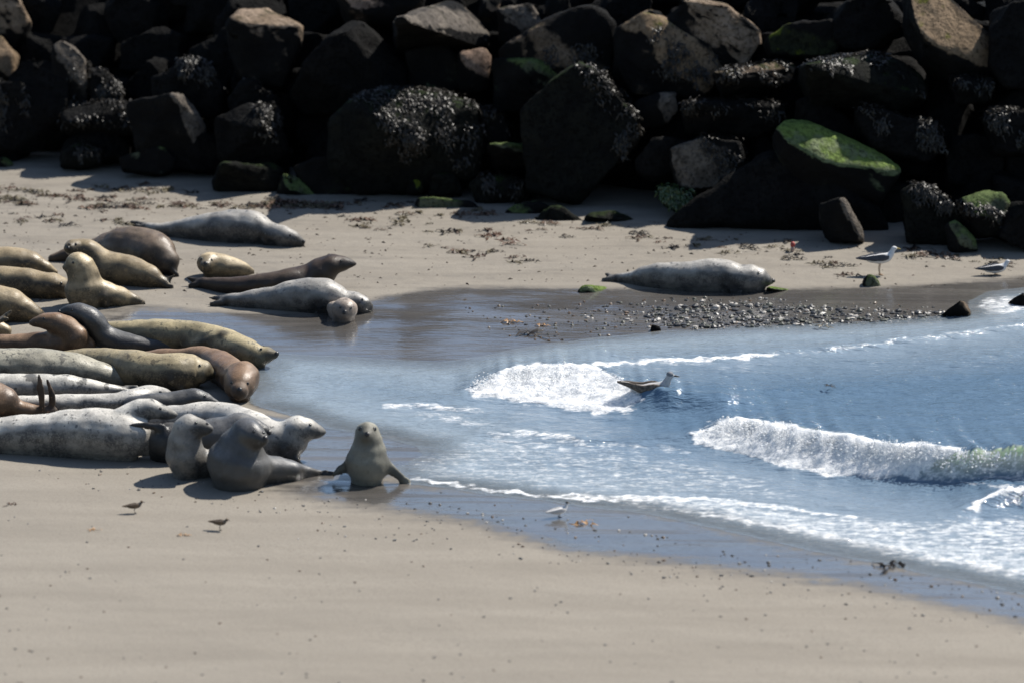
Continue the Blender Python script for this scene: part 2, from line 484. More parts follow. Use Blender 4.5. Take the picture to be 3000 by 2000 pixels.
FOAM = [  # (kind, points, half width px, strength)
    ('p', [(1368, 1142), (1440, 1100), (1520, 1070), (1650, 1064), (1750, 1070), (1800, 1095), (1850, 1140), (1878, 1160), (1862, 1200), (1740, 1214), (1640, 1195), (1500, 1170), (1400, 1158)], 16, 1.),
    ('l', [(1740, 1066), (2000, 1056), (2250, 1042)], 13, .72),
    ('l', [(2250, 1040), (2600, 1003), (3000, 953)], 8, .42),  # thin line painted in for glitter on the wavelet crest
    ('l', [(1130, 1186), (1280, 1192), (1390, 1200)], 20, .52), ('p', [(1190, 1200), (1330, 1205), (1480, 1250), (1380, 1256), (1240, 1230)], 22, .42),
    ('l', [(1440, 1276), (1550, 1266), (1660, 1282)], 20, .56), ('l', [(1600, 1282), (1800, 1304), (2000, 1316)], 18, .44), ('p', [(1300, 1290), (1500, 1275), (1760, 1300), (2000, 1325), (1700, 1345), (1400, 1330)], 25, .38),
    ('p', [(2028, 1304), (2036, 1258), (2100, 1234), (2160, 1220), (2300, 1238), (2450, 1268), (2600, 1292), (2720, 1304), (2820, 1312), (2760, 1345), (2700, 1400), (2450, 1392), (2280, 1362), (2200, 1330)], 14, 1.),
    ('l', [(2780, 1316), (2900, 1326), (3010, 1330), (3200, 1340)], 9, .82), ('l', [(2700, 1404), (2950, 1425), (3200, 1432)], 10, .5), ('p', [(2740, 1318), (3150, 1336), (3150, 1420), (2950, 1410), (2700, 1400)], 12, .44),
    ('l', [(1210, 1405), (1500, 1442), (1750, 1462), (2000, 1470)], 14, .66),
    ('p', [(1650, 1440), (2050, 1450), (2350, 1495), (2700, 1520), (3050, 1500), (3100, 1720), (2700, 1655), (2400, 1592), (2100, 1530), (1850, 1490)], 38, .47), ('l', [(1700, 1455), (2000, 1458), (2250, 1480), (2500, 1512)], 16, .62), ('l', [(2050, 1500), (2400, 1560), (2750, 1630), (3050, 1690)], 20, .6),
    ('p', [(1160, 1350), (1260, 1312), (1500, 1290), (2000, 1335), (2250, 1400), (2400, 1470), (1700, 1450), (1250, 1405)], 40, .36),
    ('p', [(900, 1240), (1150, 1240), (1450, 1260), (1250, 1300), (1050, 1270)], 25, .25),
    ('p', [(2848, 900), (2870, 876), (2930, 864), (3150, 850), (3150, 915), (2900, 920)], 22, .58),
    ('l', [(2850, 1488), (2930, 1444), (3000, 1432), (3150, 1424)], 12, .85),
    ('p', [(2600, 1030), (3000, 1000), (3100, 1080), (2600, 1100), (2300, 1090)], 30, .2),
]
def foam_at(px, py):
    wx = 1.0 * fbm(px / 70, py / 28, 61, 4); wy = 1.0 * fbm(px / 70, py / 28, 71, 4)
    P = np.stack([px + 34 * wx, (py + 13 * wy) * 1.8], 1); f = np.zeros(len(px))
    tex = fbm(px / 26, py / 11, 81, 3)
    for k, pts, hw, s in FOAM:
        q = [(a, b * 1.8) for a, b in pts]
        d, i = seg_sd(P, q, k == 'p')
        if k == 'p':
            d = np.where(i, d, -d); v = np.clip(.5 + d / (2.0 * hw), 0, 1)
        else: v = np.clip(1.3 - d / (1.2 * hw), 0, 1)
        f = np.maximum(f, s * v * (1 + (.35 if s < .9 else .12) * tex))
    return np.clip(f, 0, 1)

xs = spaced(-4.0, -2.6, 6.3, 1300, .014); ys = spaced(-400, 23.0, 33.6, 600, .014)
xs = xs[xs > -3.2]
X, Y = np.meshgrid(xs, ys); xr, yr = X.ravel(), Y.ravel()
Z = np.zeros(X.size); thin = np.zeros(X.size); whit = np.zeros(X.size)
sd_full = np.full(X.size, 1.0)
sd_full = sea_sd(xr, yr)
for wi, (W, L) in enumerate(WAVES):
    h = np.interp(xr, W[:, 0], W[:, 3], left=0, right=0) * (1 + .30 * perlin(xr * 4.3, xr * 0 + wi, 33) + .18 * perlin(xr * 11, xr * 0 + wi, 34))
    wob = .05 * perlin(xr * 3, yr * 0, 31 + wi)
    yf = np.interp(xr, W[:, 0], W[:, 1]) + wob; yc = np.interp(xr, W[:, 0], W[:, 2]) + wob
    s = np.clip((yr - yf) / (yc - yf), 0, 1)
    front = s ** 1.35 * (1 - .12 * s) / .88
    back = np.exp(-np.maximum(yr - yc, 0) ** 1.3 / L)
    e = h * np.where(yr < yc, front, back)
    trough = -.18 * h * np.exp(-((yr - yf + .25) / .25) ** 2)
    Z += e + trough
    if wi == 1: thin = np.clip((xr - 1.9) / 1.7, 0, 1) * np.clip(front * (yr < yc) * 1.6, 0, 1) * (h > .02)
calm = np.clip(-sd_full / .5, 0, 1) * (np.abs(xr) < 30)
Z += calm * (.026 * fbm(xr * .8, yr * 2.6, 41, 3) + (.004 + .006 * np.clip(-sd_full / 2.5, 0, 1)) * fbm(xr * 3.0, yr * 9.5, 44, 3))
Z += .004 + .010 * np.clip(-sd_full / .06, 0, 1)
px, py = project(xr, yr, Z)
near = (np.abs(xr) < 9) & (yr > 20) & (yr < 40)
fo = np.zeros(X.size); fo[near] = foam_at(px[near], py[near])
Z += np.clip(fo - .5, 0, 1) * (.075 * fbm(xr * 4.5, yr * 7, 51, 3) + .02 * np.abs(perlin(xr * 13, yr * 13, 57)) + .02) * np.clip(-sd_full / .2, 0, 1)
edge = np.clip((sd_full + .05) / .05, 0, 1)
me, idx = grid_mesh('sea_water', xs, ys, Z, keep=sd_full < .035)
set_attr(me, 'foam', fo[idx]); set_attr(me, 'deep', np.clip(-sd_full[idx] / 2.2, 0, 1)); set_attr(me, 'thin', np.clip(thin[idx], 0, 1))
tag(link('sea_water', me, water_material()), kind='structure')
wbv = BVHTree.FromPolygons([v.co[:] for v in me.vertices], [p.vertices[:] for p in me.polygons])

# spray thrown up along the two breaking crests
foam_mat, _n, _l, _b = new_mat('foam')
_b.inputs['Base Color'].default_value = (.85, .86, .86, 1); _b.inputs['Roughness'].default_value = .8
_tl = _n.new('ShaderNodeBsdfTranslucent'); _tl.inputs['Color'].default_value = (.9, .9, .9, 1)
_mx = _n.new('ShaderNodeMixShader'); _mx.inputs[0].default_value = .5
_l.new(_b.outputs[0], _mx.inputs[1]); _l.new(_tl.outputs[0], _mx.inputs[2]); _l.new(_mx.outputs[0], _n['Material Output'].inputs['Surface'])
V = []; Fc = []
def blob(c, r):
    k = len(V)
    for d in ((1, 0, 0), (-1, 0, 0), (0, 1, 0), (0, -1, 0), (0, 0, 1), (0, 0, -1)):
        V.append((c.x + d[0] * r * random.uniform(.7, 1.3), c.y + d[1] * r, c.z + d[2] * r * random.uniform(.6, 1.1)))
    for a in (0, 1):
        for b_ in (2, 3):
            for c_ in (4, 5): Fc.append((k + a, k + b_, k + c_))
for W, L, rngx, nn in ((WAVES[0][0], .9, (1370, 1880), 1500), (WAVES[1][0], .8, (2030, 2980), 3400), (WAVES[2][0], .6, (2850, 3100), 250)):
    for i in range(nn):
        pxx = rngx[0] + (rngx[1] - rngx[0]) * random.betavariate(1.6, 2.2)
        x = (pxx - 1500) / F_PX * 29
        h = float(np.interp(x, W[:, 0], W[:, 3])); yf = float(np.interp(x, W[:, 0], W[:, 1])); yc = float(np.interp(x, W[:, 0], W[:, 2]))
        s = random.betavariate(4, 1.3)
        clump = .5 + .5 * float(perlin([x * 5], [3.3], 77)[0]) * 2
        top = Vector((x, yf + (yc - yf) * s + random.gauss(0, .04), h * s + .01 + abs(random.gauss(0, .034)) * max(.12, clump)))
        blob(top, random.choice((.003, .004, .005, .007, .011)) * random.uniform(.8, 1.2))
me = mesh_from('sea_spray', V, Fc)
tag(link('sea_spray', me, foam_mat), 'white foam droplets thrown up along the breaking waves', 'spray', kind='stuff')

# ------------------------------------------------------------------ the rock bank
BASE = [(-700, 470), (0, 485), (600, 555), (1000, 575), (1500, 600), (1900, 640), (2400, 695), (3000, 735), (3700, 770)]
_b = [gpt(max(-300, min(3300, a)), b) for a, b in BASE]
BX = [-30, -6] + [p.x for p in _b[1:-1]] + [6.2, 30]; BY = [_b[0].y + .8, _b[0].y] + [p.y for p in _b[1:-1]] + [_b[-1].y, _b[-1].y - .5]
COT = 1.12
def yb(x): return float(np.interp(x, BX, BY))
def bank_pt(px, py, off=0.0):
    lo, hi = 20.0, 60.0
    for _ in range(40):
        m_ = .5 * (lo + hi); p = at_y(px, py, m_)
        zb = (p.y - yb(p.x) - off) / COT
        if p.z > max(zb, 0.0) + 0.0: lo = m_
        else: hi = m_
    return at_y(px, py, .5 * (lo + hi))

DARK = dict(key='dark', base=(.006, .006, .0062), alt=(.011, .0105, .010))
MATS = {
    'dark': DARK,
    'dgreen': dict(key='dgreen', base=(.007, .0075, .007), alt=(.013, .0135, .011), algae=(.022, .034, .012), amount=.3),
    'tan': dict(key='tan', base=(0.174, 0.1276, 0.087), alt=(0.29, 0.2204, 0.1624), algae=(.05, .045, .02), amount=.2),
    'pink': dict(key='pink', base=(0.174, 0.1189, 0.0899), alt=(0.2755, 0.1958, 0.145), algae=(.1, .09, .04), amount=.15),
    'tanmoss': dict(key='tanmoss', base=(0.145, 0.1044, 0.0667), alt=(0.232, 0.1668, 0.1087), algae=(.10, .105, .014), amount=.28),
    'gray': dict(key='gray', base=(0.087, 0.0754, 0.0638), alt=(0.1595, 0.1363, 0.1131), algae=(.03, .03, .014), amount=.2),
    'brown': dict(key='brown', base=(0.1087, 0.0812, 0.058), alt=(0.1885, 0.1421, 0.1015), algae=(.035, .038, .012), amount=.3),
    'slab': dict(key='slab', base=(0.108, 0.138, 0.066), alt=(0.18, 0.21, 0.12), algae=(0.144, 0.204, 0.054), amount=.42),
    'moss': dict(key='moss', base=(.06, .068, .042), alt=(.11, .12, .08), algae=(.10, .135, .05), amount=.5),
    'yellow': dict(key='yellow', base=(.02, .022, .015), alt=(.035, .04, .02), algae=(.10, .12, .016), amount=.5),
}
weed_mat = plain('rockweed', (.027, .023, .018), .46, .35, .85, 14)
weed_green = plain('sea_lettuce', (.05, .09, .03), .3, .5, .5, 25)

def hull_mesh(name, pts, edge=.09, amp=.035, seed=0, smooth_it=2, cuts=5, facet=None):
    bm = bmesh.new()
    for p in pts: bm.verts.new(p)
    bmesh.ops.convex_hull(bm, input=bm.verts)
    bmesh.ops.delete(bm, geom=[v for v in bm.verts if not v.link_faces], context='VERTS')
    rc = random.Random(seed * 17 + 3); deep = cuts > 6
    for _ in range(cuts):                              # knock corners and edges off along flat breaks
        nv = (Vector((rc.gauss(0, 1), rc.gauss(-.5, .8), rc.gauss(.3, .9))) if deep else Vector((rc.gauss(-.3, 1), rc.gauss(-.6, .7), rc.gauss(-.5, .6)))).normalized()
        ds = [v.co.dot(nv) for v in bm.verts]; hi, lo = max(ds), min(ds)
        co = nv * (hi - (hi - lo) * (rc.uniform(.05, .2) if deep else rc.uniform(.02, .08)))
        bmesh.ops.bisect_plane(bm, geom=bm.verts[:] + bm.edges[:] + bm.faces[:], plane_co=co, plane_no=nv, clear_outer=True)
        es = [e for e in bm.edges if e.is_boundary]
        if es: bmesh.ops.holes_fill(bm, edges=es, sides=0)
    bmesh.ops.triangulate(bm, faces=bm.faces)
    for _ in range(7):
        lim = edge
        es = [e for e in bm.edges if e.calc_length() > lim * 1.5]
        if not es or len(bm.verts) > 6000: break
        bmesh.ops.subdivide_edges(bm, edges=es, cuts=1)
        bmesh.ops.triangulate(bm, faces=[f for f in bm.faces if len(f.verts) > 3])
    for _ in range(smooth_it): bmesh.ops.smooth_vert(bm, verts=bm.verts, factor=.5, use_axis_x=True, use_axis_y=True, use_axis_z=True)
    bm.normal_update()
    off = Vector((seed * 7.3, seed * 3.1, 0))
    for v in bm.verts:
        p = v.co * 1.6 + off
        vd = mnoise.voronoi(p * 1.5)[0]
        d = .8 * mnoise.noise(p) + 1.6 * (.45 - vd[0]) + .55 * mnoise.noise(p * 2.7) + .32 * mnoise.noise(p * 6.1) + .26 * mnoise.noise(p * 13) + .14 * mnoise.noise(p * 27)
        cr = 1 - abs(mnoise.noise(p * 1.9 + Vector((9, 9, 9)))) * 2
        v.co += v.normal * amp * (d - .35 * max(0, cr - .7) * 3)
    bm.normal_update()
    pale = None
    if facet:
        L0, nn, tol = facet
        pale = [min(1, max(0, (v.normal.dot(nn) - .35) / .3)) * min(1, max(0, 1.7 - abs((v.co - L0).dot(nn)) / tol)) for v in bm.verts]  # mask of the facet painted as sunlit
    me = simple_mesh(name, bm, True)
    set_attr(me, 'pale', pale if pale else np.zeros(len(me.vertices)))
    return me

boulder_list = []
def boulder(label, body, lit=None, n=(.35, -.12, .92), mat='dark', weed=None, nweed=0, off=0.0, thick=None, lean=.1, wg=False, seed=None, amp=.028, group=None, cuts=None):
    seed = seed if seed is not None else len(boulder_list) + 1
    rnd = random.Random(seed)
    by = max(p[1] for p in body); bx = sum(p[0] for p in body) / len(body)
    A = bank_pt(bx, by, off)
    def front(px, py):
        y = A.y
        for _ in range(5):
            p = at_y(px, py, y); y = A.y + (p.z - A.z) * lean
        return at_y(px, py, y)
    fr = [front(*p) for p in body]
    cx = sum((p for p in fr), Vector()) / len(fr)
    wdt = max(p.x for p in fr) - min(p.x for p in fr)
    T = thick or max(.3, .6 * wdt)
    pts = list(fr)
    for p in fr:
        q = cx + (p - cx) * .84; q = q + Vector((rnd.uniform(-.03, .03), T, -T * .27 - .04))
        pts.append(q)
        q2 = cx + (p - cx) * 1.0; pts.append(q2 + Vector((0, T * .45, -T * .45 * .27 - .01)))
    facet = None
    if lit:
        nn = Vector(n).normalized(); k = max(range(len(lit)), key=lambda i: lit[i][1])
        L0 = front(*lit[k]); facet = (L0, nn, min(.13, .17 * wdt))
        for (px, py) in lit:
            d = ray(px, py); tt = (L0 - CAMP).dot(nn) / d.dot(nn)
            q = CAMP + d * tt
            if q.y - L0.y > 2.5: q = at_y(px, py, L0.y + 2.5)
            pts.append(q)
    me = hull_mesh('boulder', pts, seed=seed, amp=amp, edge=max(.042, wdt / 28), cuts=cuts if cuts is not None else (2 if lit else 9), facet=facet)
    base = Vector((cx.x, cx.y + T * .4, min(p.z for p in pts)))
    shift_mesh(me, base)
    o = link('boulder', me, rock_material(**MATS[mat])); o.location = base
    tag(o, label, 'boulder', group)
    boulder_list.append(o)
    if nweed:
        V = []; Fc = []
        me.calc_loop_triangles()
        cand = []; wts = []
        for p in me.polygons:
            c = p.center + base; nrm = p.normal
            if nrm.y > .35: continue
            pxx, pyy = project(c.x, c.y, c.z)
            if weed and not inpoly(pxx, pyy, weed): continue
            cand.append((c.copy(), nrm.copy())); wts.append(p.area * max(.02, .35 + 1.3 * mnoise.noise(c * 4.5)) ** 1.5)
        if cand:
            for c, nrm in rnd.choices(cand, wts, k=int(nweed * 2.2)):
                c = c + Vector((rnd.uniform(-1, 1), rnd.uniform(-1, 1), rnd.uniform(-1, 1))) * .03
                dn = Vector((rnd.gauss(.15, .5), rnd.gauss(-.25, .3), -1)); dn = (dn - nrm * dn.dot(nrm))
                if dn.length < .05: dn = Vector((1, 0, 0))
                dn.normalize(); sd = nrm.cross(dn).normalized()
                ln = rnd.uniform(.03, .095); wd = rnd.uniform(.004, .012); lift = rnd.uniform(.006, .028)
                k = len(V); base_l = c - base
                for j in range(4):
                    u = j / 3
                    q = base_l + dn * ln * u + nrm * (lift * math.sin(u * math.pi * .9) + .004) + sd * rnd.gauss(0, .008)
                    w_ = wd * (1 - .6 * u) * (1 + .5 * math.sin(u * 9 + k))
                    tw = nrm * rnd.gauss(0, .5) * w_
                    V.append(q - sd * w_ - tw); V.append(q + sd * w_ + tw)
                for j in range(3): Fc.append((k + 2 * j, k + 2 * j + 1, k + 2 * j + 3, k + 2 * j + 2))
            wm = mesh_from('seaweed', V, Fc); smooth(wm)
            tag(link('seaweed', wm, weed_green if wg else weed_mat, o), kind='stuff')
    return o

def box(x0, y0, x1, y1, c=.22, r=None):
    """an irregular eight cornered outline"""
    w, h = x1 - x0, y1 - y0
    r = random.Random(int(x0 * 13 + y0)); j = lambda: r.uniform(.5, 1.5) * c
    return [(x0 + w * j(), y0), (x1 - w * j(), y0 + h * .03), (x1, y0 + h * j()), (x1 - w * .02, y1 - h * j() * .7), (x1 - w * j() * .6, y1), (x0 + w * j() * .6, y1), (x0, y1 - h * j() * .7), (x0 + w * .02, y0 + h * j())]

SUNNY = (.42, -.18, .89); STEEP = (.55, -.45, .70); SIDE = (.85, -.30, .42)
B = boulder
# upper row
B('tan slanting slab cut off by the top left corner', [(-160, 0), (40, -40), (85, 60), (75, 100), (30, 150), (-160, 160)], [(-10, -40), (35, -30), (80, 72), (70, 96), (40, 84), (-20, 10)], STEEP, 'tan')
B('tan boulder low on the left edge with a pointed sunlit end', [(-200, 110), (0, 100), (48, 160), (35, 230), (-200, 250)], [(-60, 95), (0, 108), (44, 162), (0, 175), (-60, 170)], STEEP, 'tanmoss')
B('large black boulder with a pale sunlit ridge and green stained flank at left', box(-20, 160, 200, 440), None, mat='dark')
B('boulder with a pale broken ridge running down to a green flank at upper left', [(150, 120), (175, 110), (250, 165), (260, 300), (240, 330), (150, 320)], [(155, 112), (180, 122), (225, 138), (252, 170), (250, 210), (215, 200), (200, 160), (158, 150)], STEEP, 'gray', [(195, 180), (265, 180), (350, 300), (330, 320), (200, 310)], 120)
B('tan topped boulder high in the bank left of centre', [(650, 60), (690, 45), (880, 80), (880, 130), (830, 260), (700, 250)], [(680, 42), (705, 26), (780, 20), (830, 40), (888, 76), (860, 92), (815, 105), (760, 84), (700, 62)], SUNNY, 'tan')
B('very large black boulder with a smooth shaded face above the centre', [(830, 90), (1000, 35), (1080, 60), (1190, 140), (1200, 300), (1100, 330), (880, 330), (800, 220)], None, mat='dark', off=-.1)
B('pinkish tan boulder at the top edge left of the roof shaped one', [(990, -40), (1245, -60), (1245, 20), (1150, 90), (1000, 60)], [(985, 5), (990, -40), (1240, -40), (1245, 5), (1195, 38), (1140, 54), (1060, 40), (1010, 18)], SUNNY, 'pink')
B('roof shaped dark boulder with a thin sunlit rim along its crest', [(1150, 70), (1310, 4), (1340, 10), (1435, 100), (1440, 150), (1160, 160)], [(1160, 56), (1305, 0), (1330, 2), (1400, 52), (1438, 100), (1425, 104), (1310, 12), (1180, 58)], (.3, .1, .95), 'gray')
B('grey boulder with a rounded lit shoulder at the top centre', [(1455, 40), (1550, 5), (1585, 60), (1590, 110), (1540, 130), (1460, 125)], [(1455, 28), (1545, 8), (1575, 30), (1590, 72), (1560, 88), (1530, 66), (1520, 50)], STEEP, 'gray')
B('small tan stone poking up at the top edge right of the roof shaped boulder', [(1405, 0), (1465, -10), (1460, 30), (1440, 60), (1400, 50)], [(1405, -10), (1465, -12), (1462, 12), (1440, 26), (1415, 18)], STEEP, 'tan')
B('dim brown boulder touching the top edge right of centre', box(1590, -40, 1690, 60), None, mat='brown')
B('big brown boulder with a streaked sunlit face in the upper centre', [(1460, 140), (1585, 60), (1700, 15), (1760, 20), (1800, 70), (1795, 200), (1700, 290), (1500, 260)], [(1530, 110), (1590, 58), (1690, 34), (1735, 16), (1785, 40), (1800, 90), (1790, 170), (1720, 240), (1660, 215), (1600, 165), (1585, 100)], (.5, -.52, .69), 'brown', [(1580, 100), (1700, 130), (1800, 130), (1800, 230), (1680, 240), (1600, 180)], 260)
B('brown and yellow speckled boulder right of the streaked brown one', [(1800, 80), (1880, 30), (1990, 80), (2080, 130), (2120, 210), (2060, 290), (1850, 280), (1800, 200)], [(1890, 60), (1950, 52), (2010, 88), (2070, 130), (2118, 205), (2085, 240), (2010, 210), (1940, 150), (1890, 90)], (.55, -.5, .66), 'tanmoss', [(1880, 60), (2030, 90), (2130, 200), (2070, 270), (1900, 200)], 420)
B('small orange tinted stone on top of the speckled boulder', [(1870, 45), (1900, 28), (1940, 40), (1940, 65), (1900, 70)], [(1872, 40), (1900, 28), (1935, 34), (1940, 52), (1905, 58)], SUNNY, 'tan')
B('tan boulder with a jagged sunlit edge at the top right of centre', [(1950, 40), (2010, -10), (2140, 20), (2225, 90), (2235, 130), (2180, 200), (2030, 190), (1960, 110)], [(1990, 0), (2060, -8), (2140, 16), (2200, 62), (2228, 92), (2238, 122), (2205, 132), (2182, 146), (2150, 104), (2110, 66), (2080, 38), (2030, 10)], STEEP, 'tan')
B('dark angular boulder streaked with yellow green algae at upper right', [(2240, 120), (2300, 70), (2440, 55), (2465, 140), (2440, 170), (2260, 165)], [(2245, 118), (2290, 82), (2440, 60), (2460, 130), (2400, 142), (2280, 150)], (.15, -.6, .7), 'yellow')
B('long tan slab with a bright green lower edge at the top right', [(2650, -60), (2740, -50), (2860, 60), (2935, 150), (2925, 215), (2800, 250), (2700, 180), (2650, 60)], [(2665, -50), (2735, -40), (2850, 66), (2932, 140), (2934, 178), (2920, 192), (2850, 168), (2730, 132), (2700, 100), (2680, 60)], STEEP, 'tanmoss')
B('black boulder filling the top right corner', box(2900, -40, 3200, 260), None, mat='dark')
B('black boulder at the top edge between the two tan slabs on the right', box(2440, -40, 2690, 140), None, mat='dark')
# middle row
B('weed hung black boulder on the left edge below the tan point', box(-120, 230, 110, 480), None, weed=[(-20, 230), (75, 250), (90, 420), (-20, 440)], nweed=300)
B('weed topped black boulder left of the tan topped one', [(440, 230), (540, 165), (620, 190), (660, 260), (640, 340), (450, 340)], [(530, 172), (560, 164), (585, 190), (640, 240), (645, 262), (600, 230), (540, 215)], STEEP, 'dark', [(525, 160), (600, 165), (650, 262), (530, 225)], 170)
B('weedy boulder beside the green stained flank at left', [(250, 200), (300, 190), (345, 250), (355, 300), (260, 320)], None, weed=[(270, 190), (320, 190), (360, 290), (290, 280)], nweed=160)
B('low weedy ledge of rock in the left part of the bank', [(170, 330), (300, 300), (400, 305), (430, 350), (400, 400), (180, 390)], [(180, 340), (300, 300), (390, 306), (425, 335), (380, 345), (310, 365), (200, 360)], (.3, -.2, .9), 'dark', [(170, 300), (430, 300), (430, 365), (180, 370)], 260)
B('black boulder with a thin pale rim down its right edge left of centre', [(370, 300), (510, 270), (545, 285), (600, 370), (590, 460), (400, 470)], [(505, 272), (535, 274), (570, 320), (598, 370), (588, 374), (555, 330), (530, 290)], SIDE, 'gray')
B('black boulder with a lit weedy ridge left of the large shaded face', [(660, 290), (740, 230), (810, 285), (800, 340), (680, 350)], [(700, 240), (740, 232), (775, 262), (808, 280), (790, 290), (740, 262)], SUNNY, 'dark', [(695, 230), (745, 230), (815, 280), (790, 295), (700, 265)], 90)
B('boulder with a bright hanging fringe of weed right of its black side', [(620, 340), (720, 300), (800, 310), (830, 400), (850, 450), (800, 480), (640, 480)], [(760, 310), (800, 312), (815, 370), (850, 435), (835, 445), (790, 410), (755, 380)], SIDE, 'dark', [(750, 305), (810, 310), (820, 380), (855, 440), (825, 450), (755, 395)], 260)
B('mossy dark boulder with a green shoulder under the roof shaped one', [(1190, 150), (1290, 125), (1345, 170), (1350, 260), (1300, 290), (1200, 270)], [(1195, 148), (1290, 128), (1340, 160), (1348, 190), (1300, 150), (1240, 158), (1205, 220), (1195, 190)], SUNNY, 'moss')
B('reddish boulder with a lit corner beside the mossy green shouldered one', [(1340, 150), (1420, 140), (1440, 165), (1425, 260), (1350, 280)], [(1342, 150), (1415, 140), (1438, 158), (1432, 190), (1400, 168), (1348, 162)], STEEP, 'pink')
B('black boulder with a green patch under the streaked brown one', [(1440, 170), (1560, 160), (1650, 175), (1680, 260), (1600, 330), (1450, 330)], [(1540, 170), (1580, 165), (1650, 195), (1640, 214), (1580, 206), (1550, 190)], STEEP, 'moss')
B('largest weed covered boulder in the middle of the bank', [(960, 360), (1030, 290), (1120, 258), (1250, 265), (1400, 310), (1420, 400), (1400, 520), (1250, 575), (1040, 570), (960, 500)], [(1040, 285), (1110, 262), (1250, 266), (1390, 306), (1410, 350), (1400, 420), (1340, 400), (1200, 400), (1120, 370), (1060, 320)], (.4, -.45, .79), 'dgreen', [(1020, 262), (1250, 256), (1420, 305), (1410, 470), (1330, 490), (1280, 400), (1210, 500), (1130, 420)], 1500)
B('rounded boulder with a thin lit rim right of the largest weed covered one', [(1370, 330), (1440, 310), (1480, 340), (1500, 400), (1480, 450), (1380, 450)], [(1380, 318), (1440, 310), (1475, 332), (1500, 395), (1490, 398), (1460, 350), (1400, 345)], SUNNY, 'gray', [(1370, 310), (1470, 320), (1500, 390), (1450, 350), (1380, 350)], 120)
B('flat boulder with a small green end right of the largest weed covered one', [(1420, 430), (1500, 415), (1600, 425), (1625, 450), (1610, 490), (1450, 500)], [(1425, 420), (1500, 416), (1600, 420), (1622, 440), (1615, 470), (1590, 470), (1580, 440), (1480, 432)], (.4, -.2, .88), 'moss')
B('large black boulder with a weed grown ridge falling to the right', [(1520, 320), (1600, 240), (1690, 185), (1760, 220), (1860, 330), (1870, 390), (1820, 470), (1700, 600), (1540, 560)], [(1685, 195), (1705, 180), (1760, 215), (1840, 290), (1872, 390), (1835, 440), (1815, 470), (1800, 400), (1770, 320), (1720, 240)], (.72, -.4, .56), 'dgreen', [(1680, 180), (1740, 190), (1860, 310), (1875, 390), (1815, 475), (1795, 380), (1730, 260)], 620)
B('dark boulder with a small pale green knob above the weed grown ridge', [(1860, 300), (1930, 265), (1985, 270), (1990, 320), (1960, 370), (1870, 380)], [(1935, 268), (1980, 268), (1984, 300), (1960, 318), (1938, 296)], SIDE, 'gray')
B('weed topped boulder below the brown and yellow speckled one', [(2000, 320), (2060, 290), (2200, 292), (2300, 310), (2300, 370), (2200, 400), (2010, 390)], [(2010, 305), (2100, 292), (2230, 290), (2298, 308), (2280, 330), (2200, 332), (2060, 318)], (.3, -.25, .9), 'dark', [(1995, 285), (2300, 285), (2300, 340), (2010, 330)], 420)
B('weedy ledge under the tan jagged boulder at right', [(2090, 215), (2180, 200), (2280, 180), (2335, 195), (2320, 250), (2120, 290)], [(2100, 212), (2200, 196), (2280, 178), (2330, 195), (2320, 228), (2200, 225), (2110, 225)], (.3, -.3, .88), 'brown', [(2090, 175), (2335, 175), (2330, 240), (2100, 240)], 300)
B('long weed fringed boulder arching across the right of the bank', [(2340, 200), (2440, 170), (2560, 160), (2640, 180), (2700, 230), (2725, 290), (2640, 330), (2380, 320)], [(2360, 190), (2450, 170), (2570, 160), (2640, 178), (2700, 235), (2725, 282), (2690, 265), (2630, 210), (2500, 190), (2400, 205)], (.4, -.15, .88), 'dgreen', [(2360, 165), (2600, 158), (2730, 285), (2680, 275), (2600, 200), (2370, 215)], 520)
B('pale grey brown weedy boulder left of the big green slab', [(1960, 430), (2050, 400), (2170, 410), (2195, 500), (2110, 560), (1980, 560)], [(2052, 405), (2160, 406), (2180, 450), (2192, 510), (2140, 500), (2105, 550), (2085, 520), (2075, 450)], (.5, -.62, .6), 'gray', [(2045, 400), (2180, 405), (2200, 510), (2110, 555), (2080, 470)], 420)
B('bright green algae slab sloping down to the right', [(2270, 385), (2310, 352), (2380, 360), (2640, 500), (2630, 530), (2580, 600), (2350, 560), (2280, 470)], [(2272, 378), (2308, 350), (2362, 352), (2480, 402), (2600, 458), (2642, 500), (2618, 514), (2500, 494), (2390, 462), (2300, 412)], (.38, -.42, .82), 'slab', amp=.022, cuts=0)
B('weed draped ridge of rock right of the big green slab', [(2490, 330), (2530, 305), (2620, 330), (2740, 370), (2775, 430), (2720, 480), (2560, 440)], [(2500, 312), (2535, 306), (2640, 338), (2740, 366), (2772, 425), (2740, 440), (2640, 400), (2570, 360)], (.35, -.45, .82), 'dark', [(2490, 300), (2640, 330), (2745, 360), (2780, 440), (2700, 430), (2560, 365)], 600)
B('small weedy boulder under the green edged tan slab', [(2780, 225), (2830, 210), (2900, 240), (2900, 300), (2800, 310)], [(2785, 222), (2830, 212), (2890, 245), (2870, 258), (2800, 245)], SUNNY, 'dark', [(2780, 210), (2900, 215), (2900, 265), (2790, 255)], 130)
B('dark weedy boulder on the right edge of the bank', [(2880, 340), (2960, 320), (3100, 330), (3110, 440), (2920, 450)], [(2890, 330), (2960, 324), (3080, 335), (3080, 400), (2980, 410), (2910, 370)], (.3, -.5, .8), 'dark', [(2885, 320), (3050, 325), (3050, 425), (2920, 400)], 380)
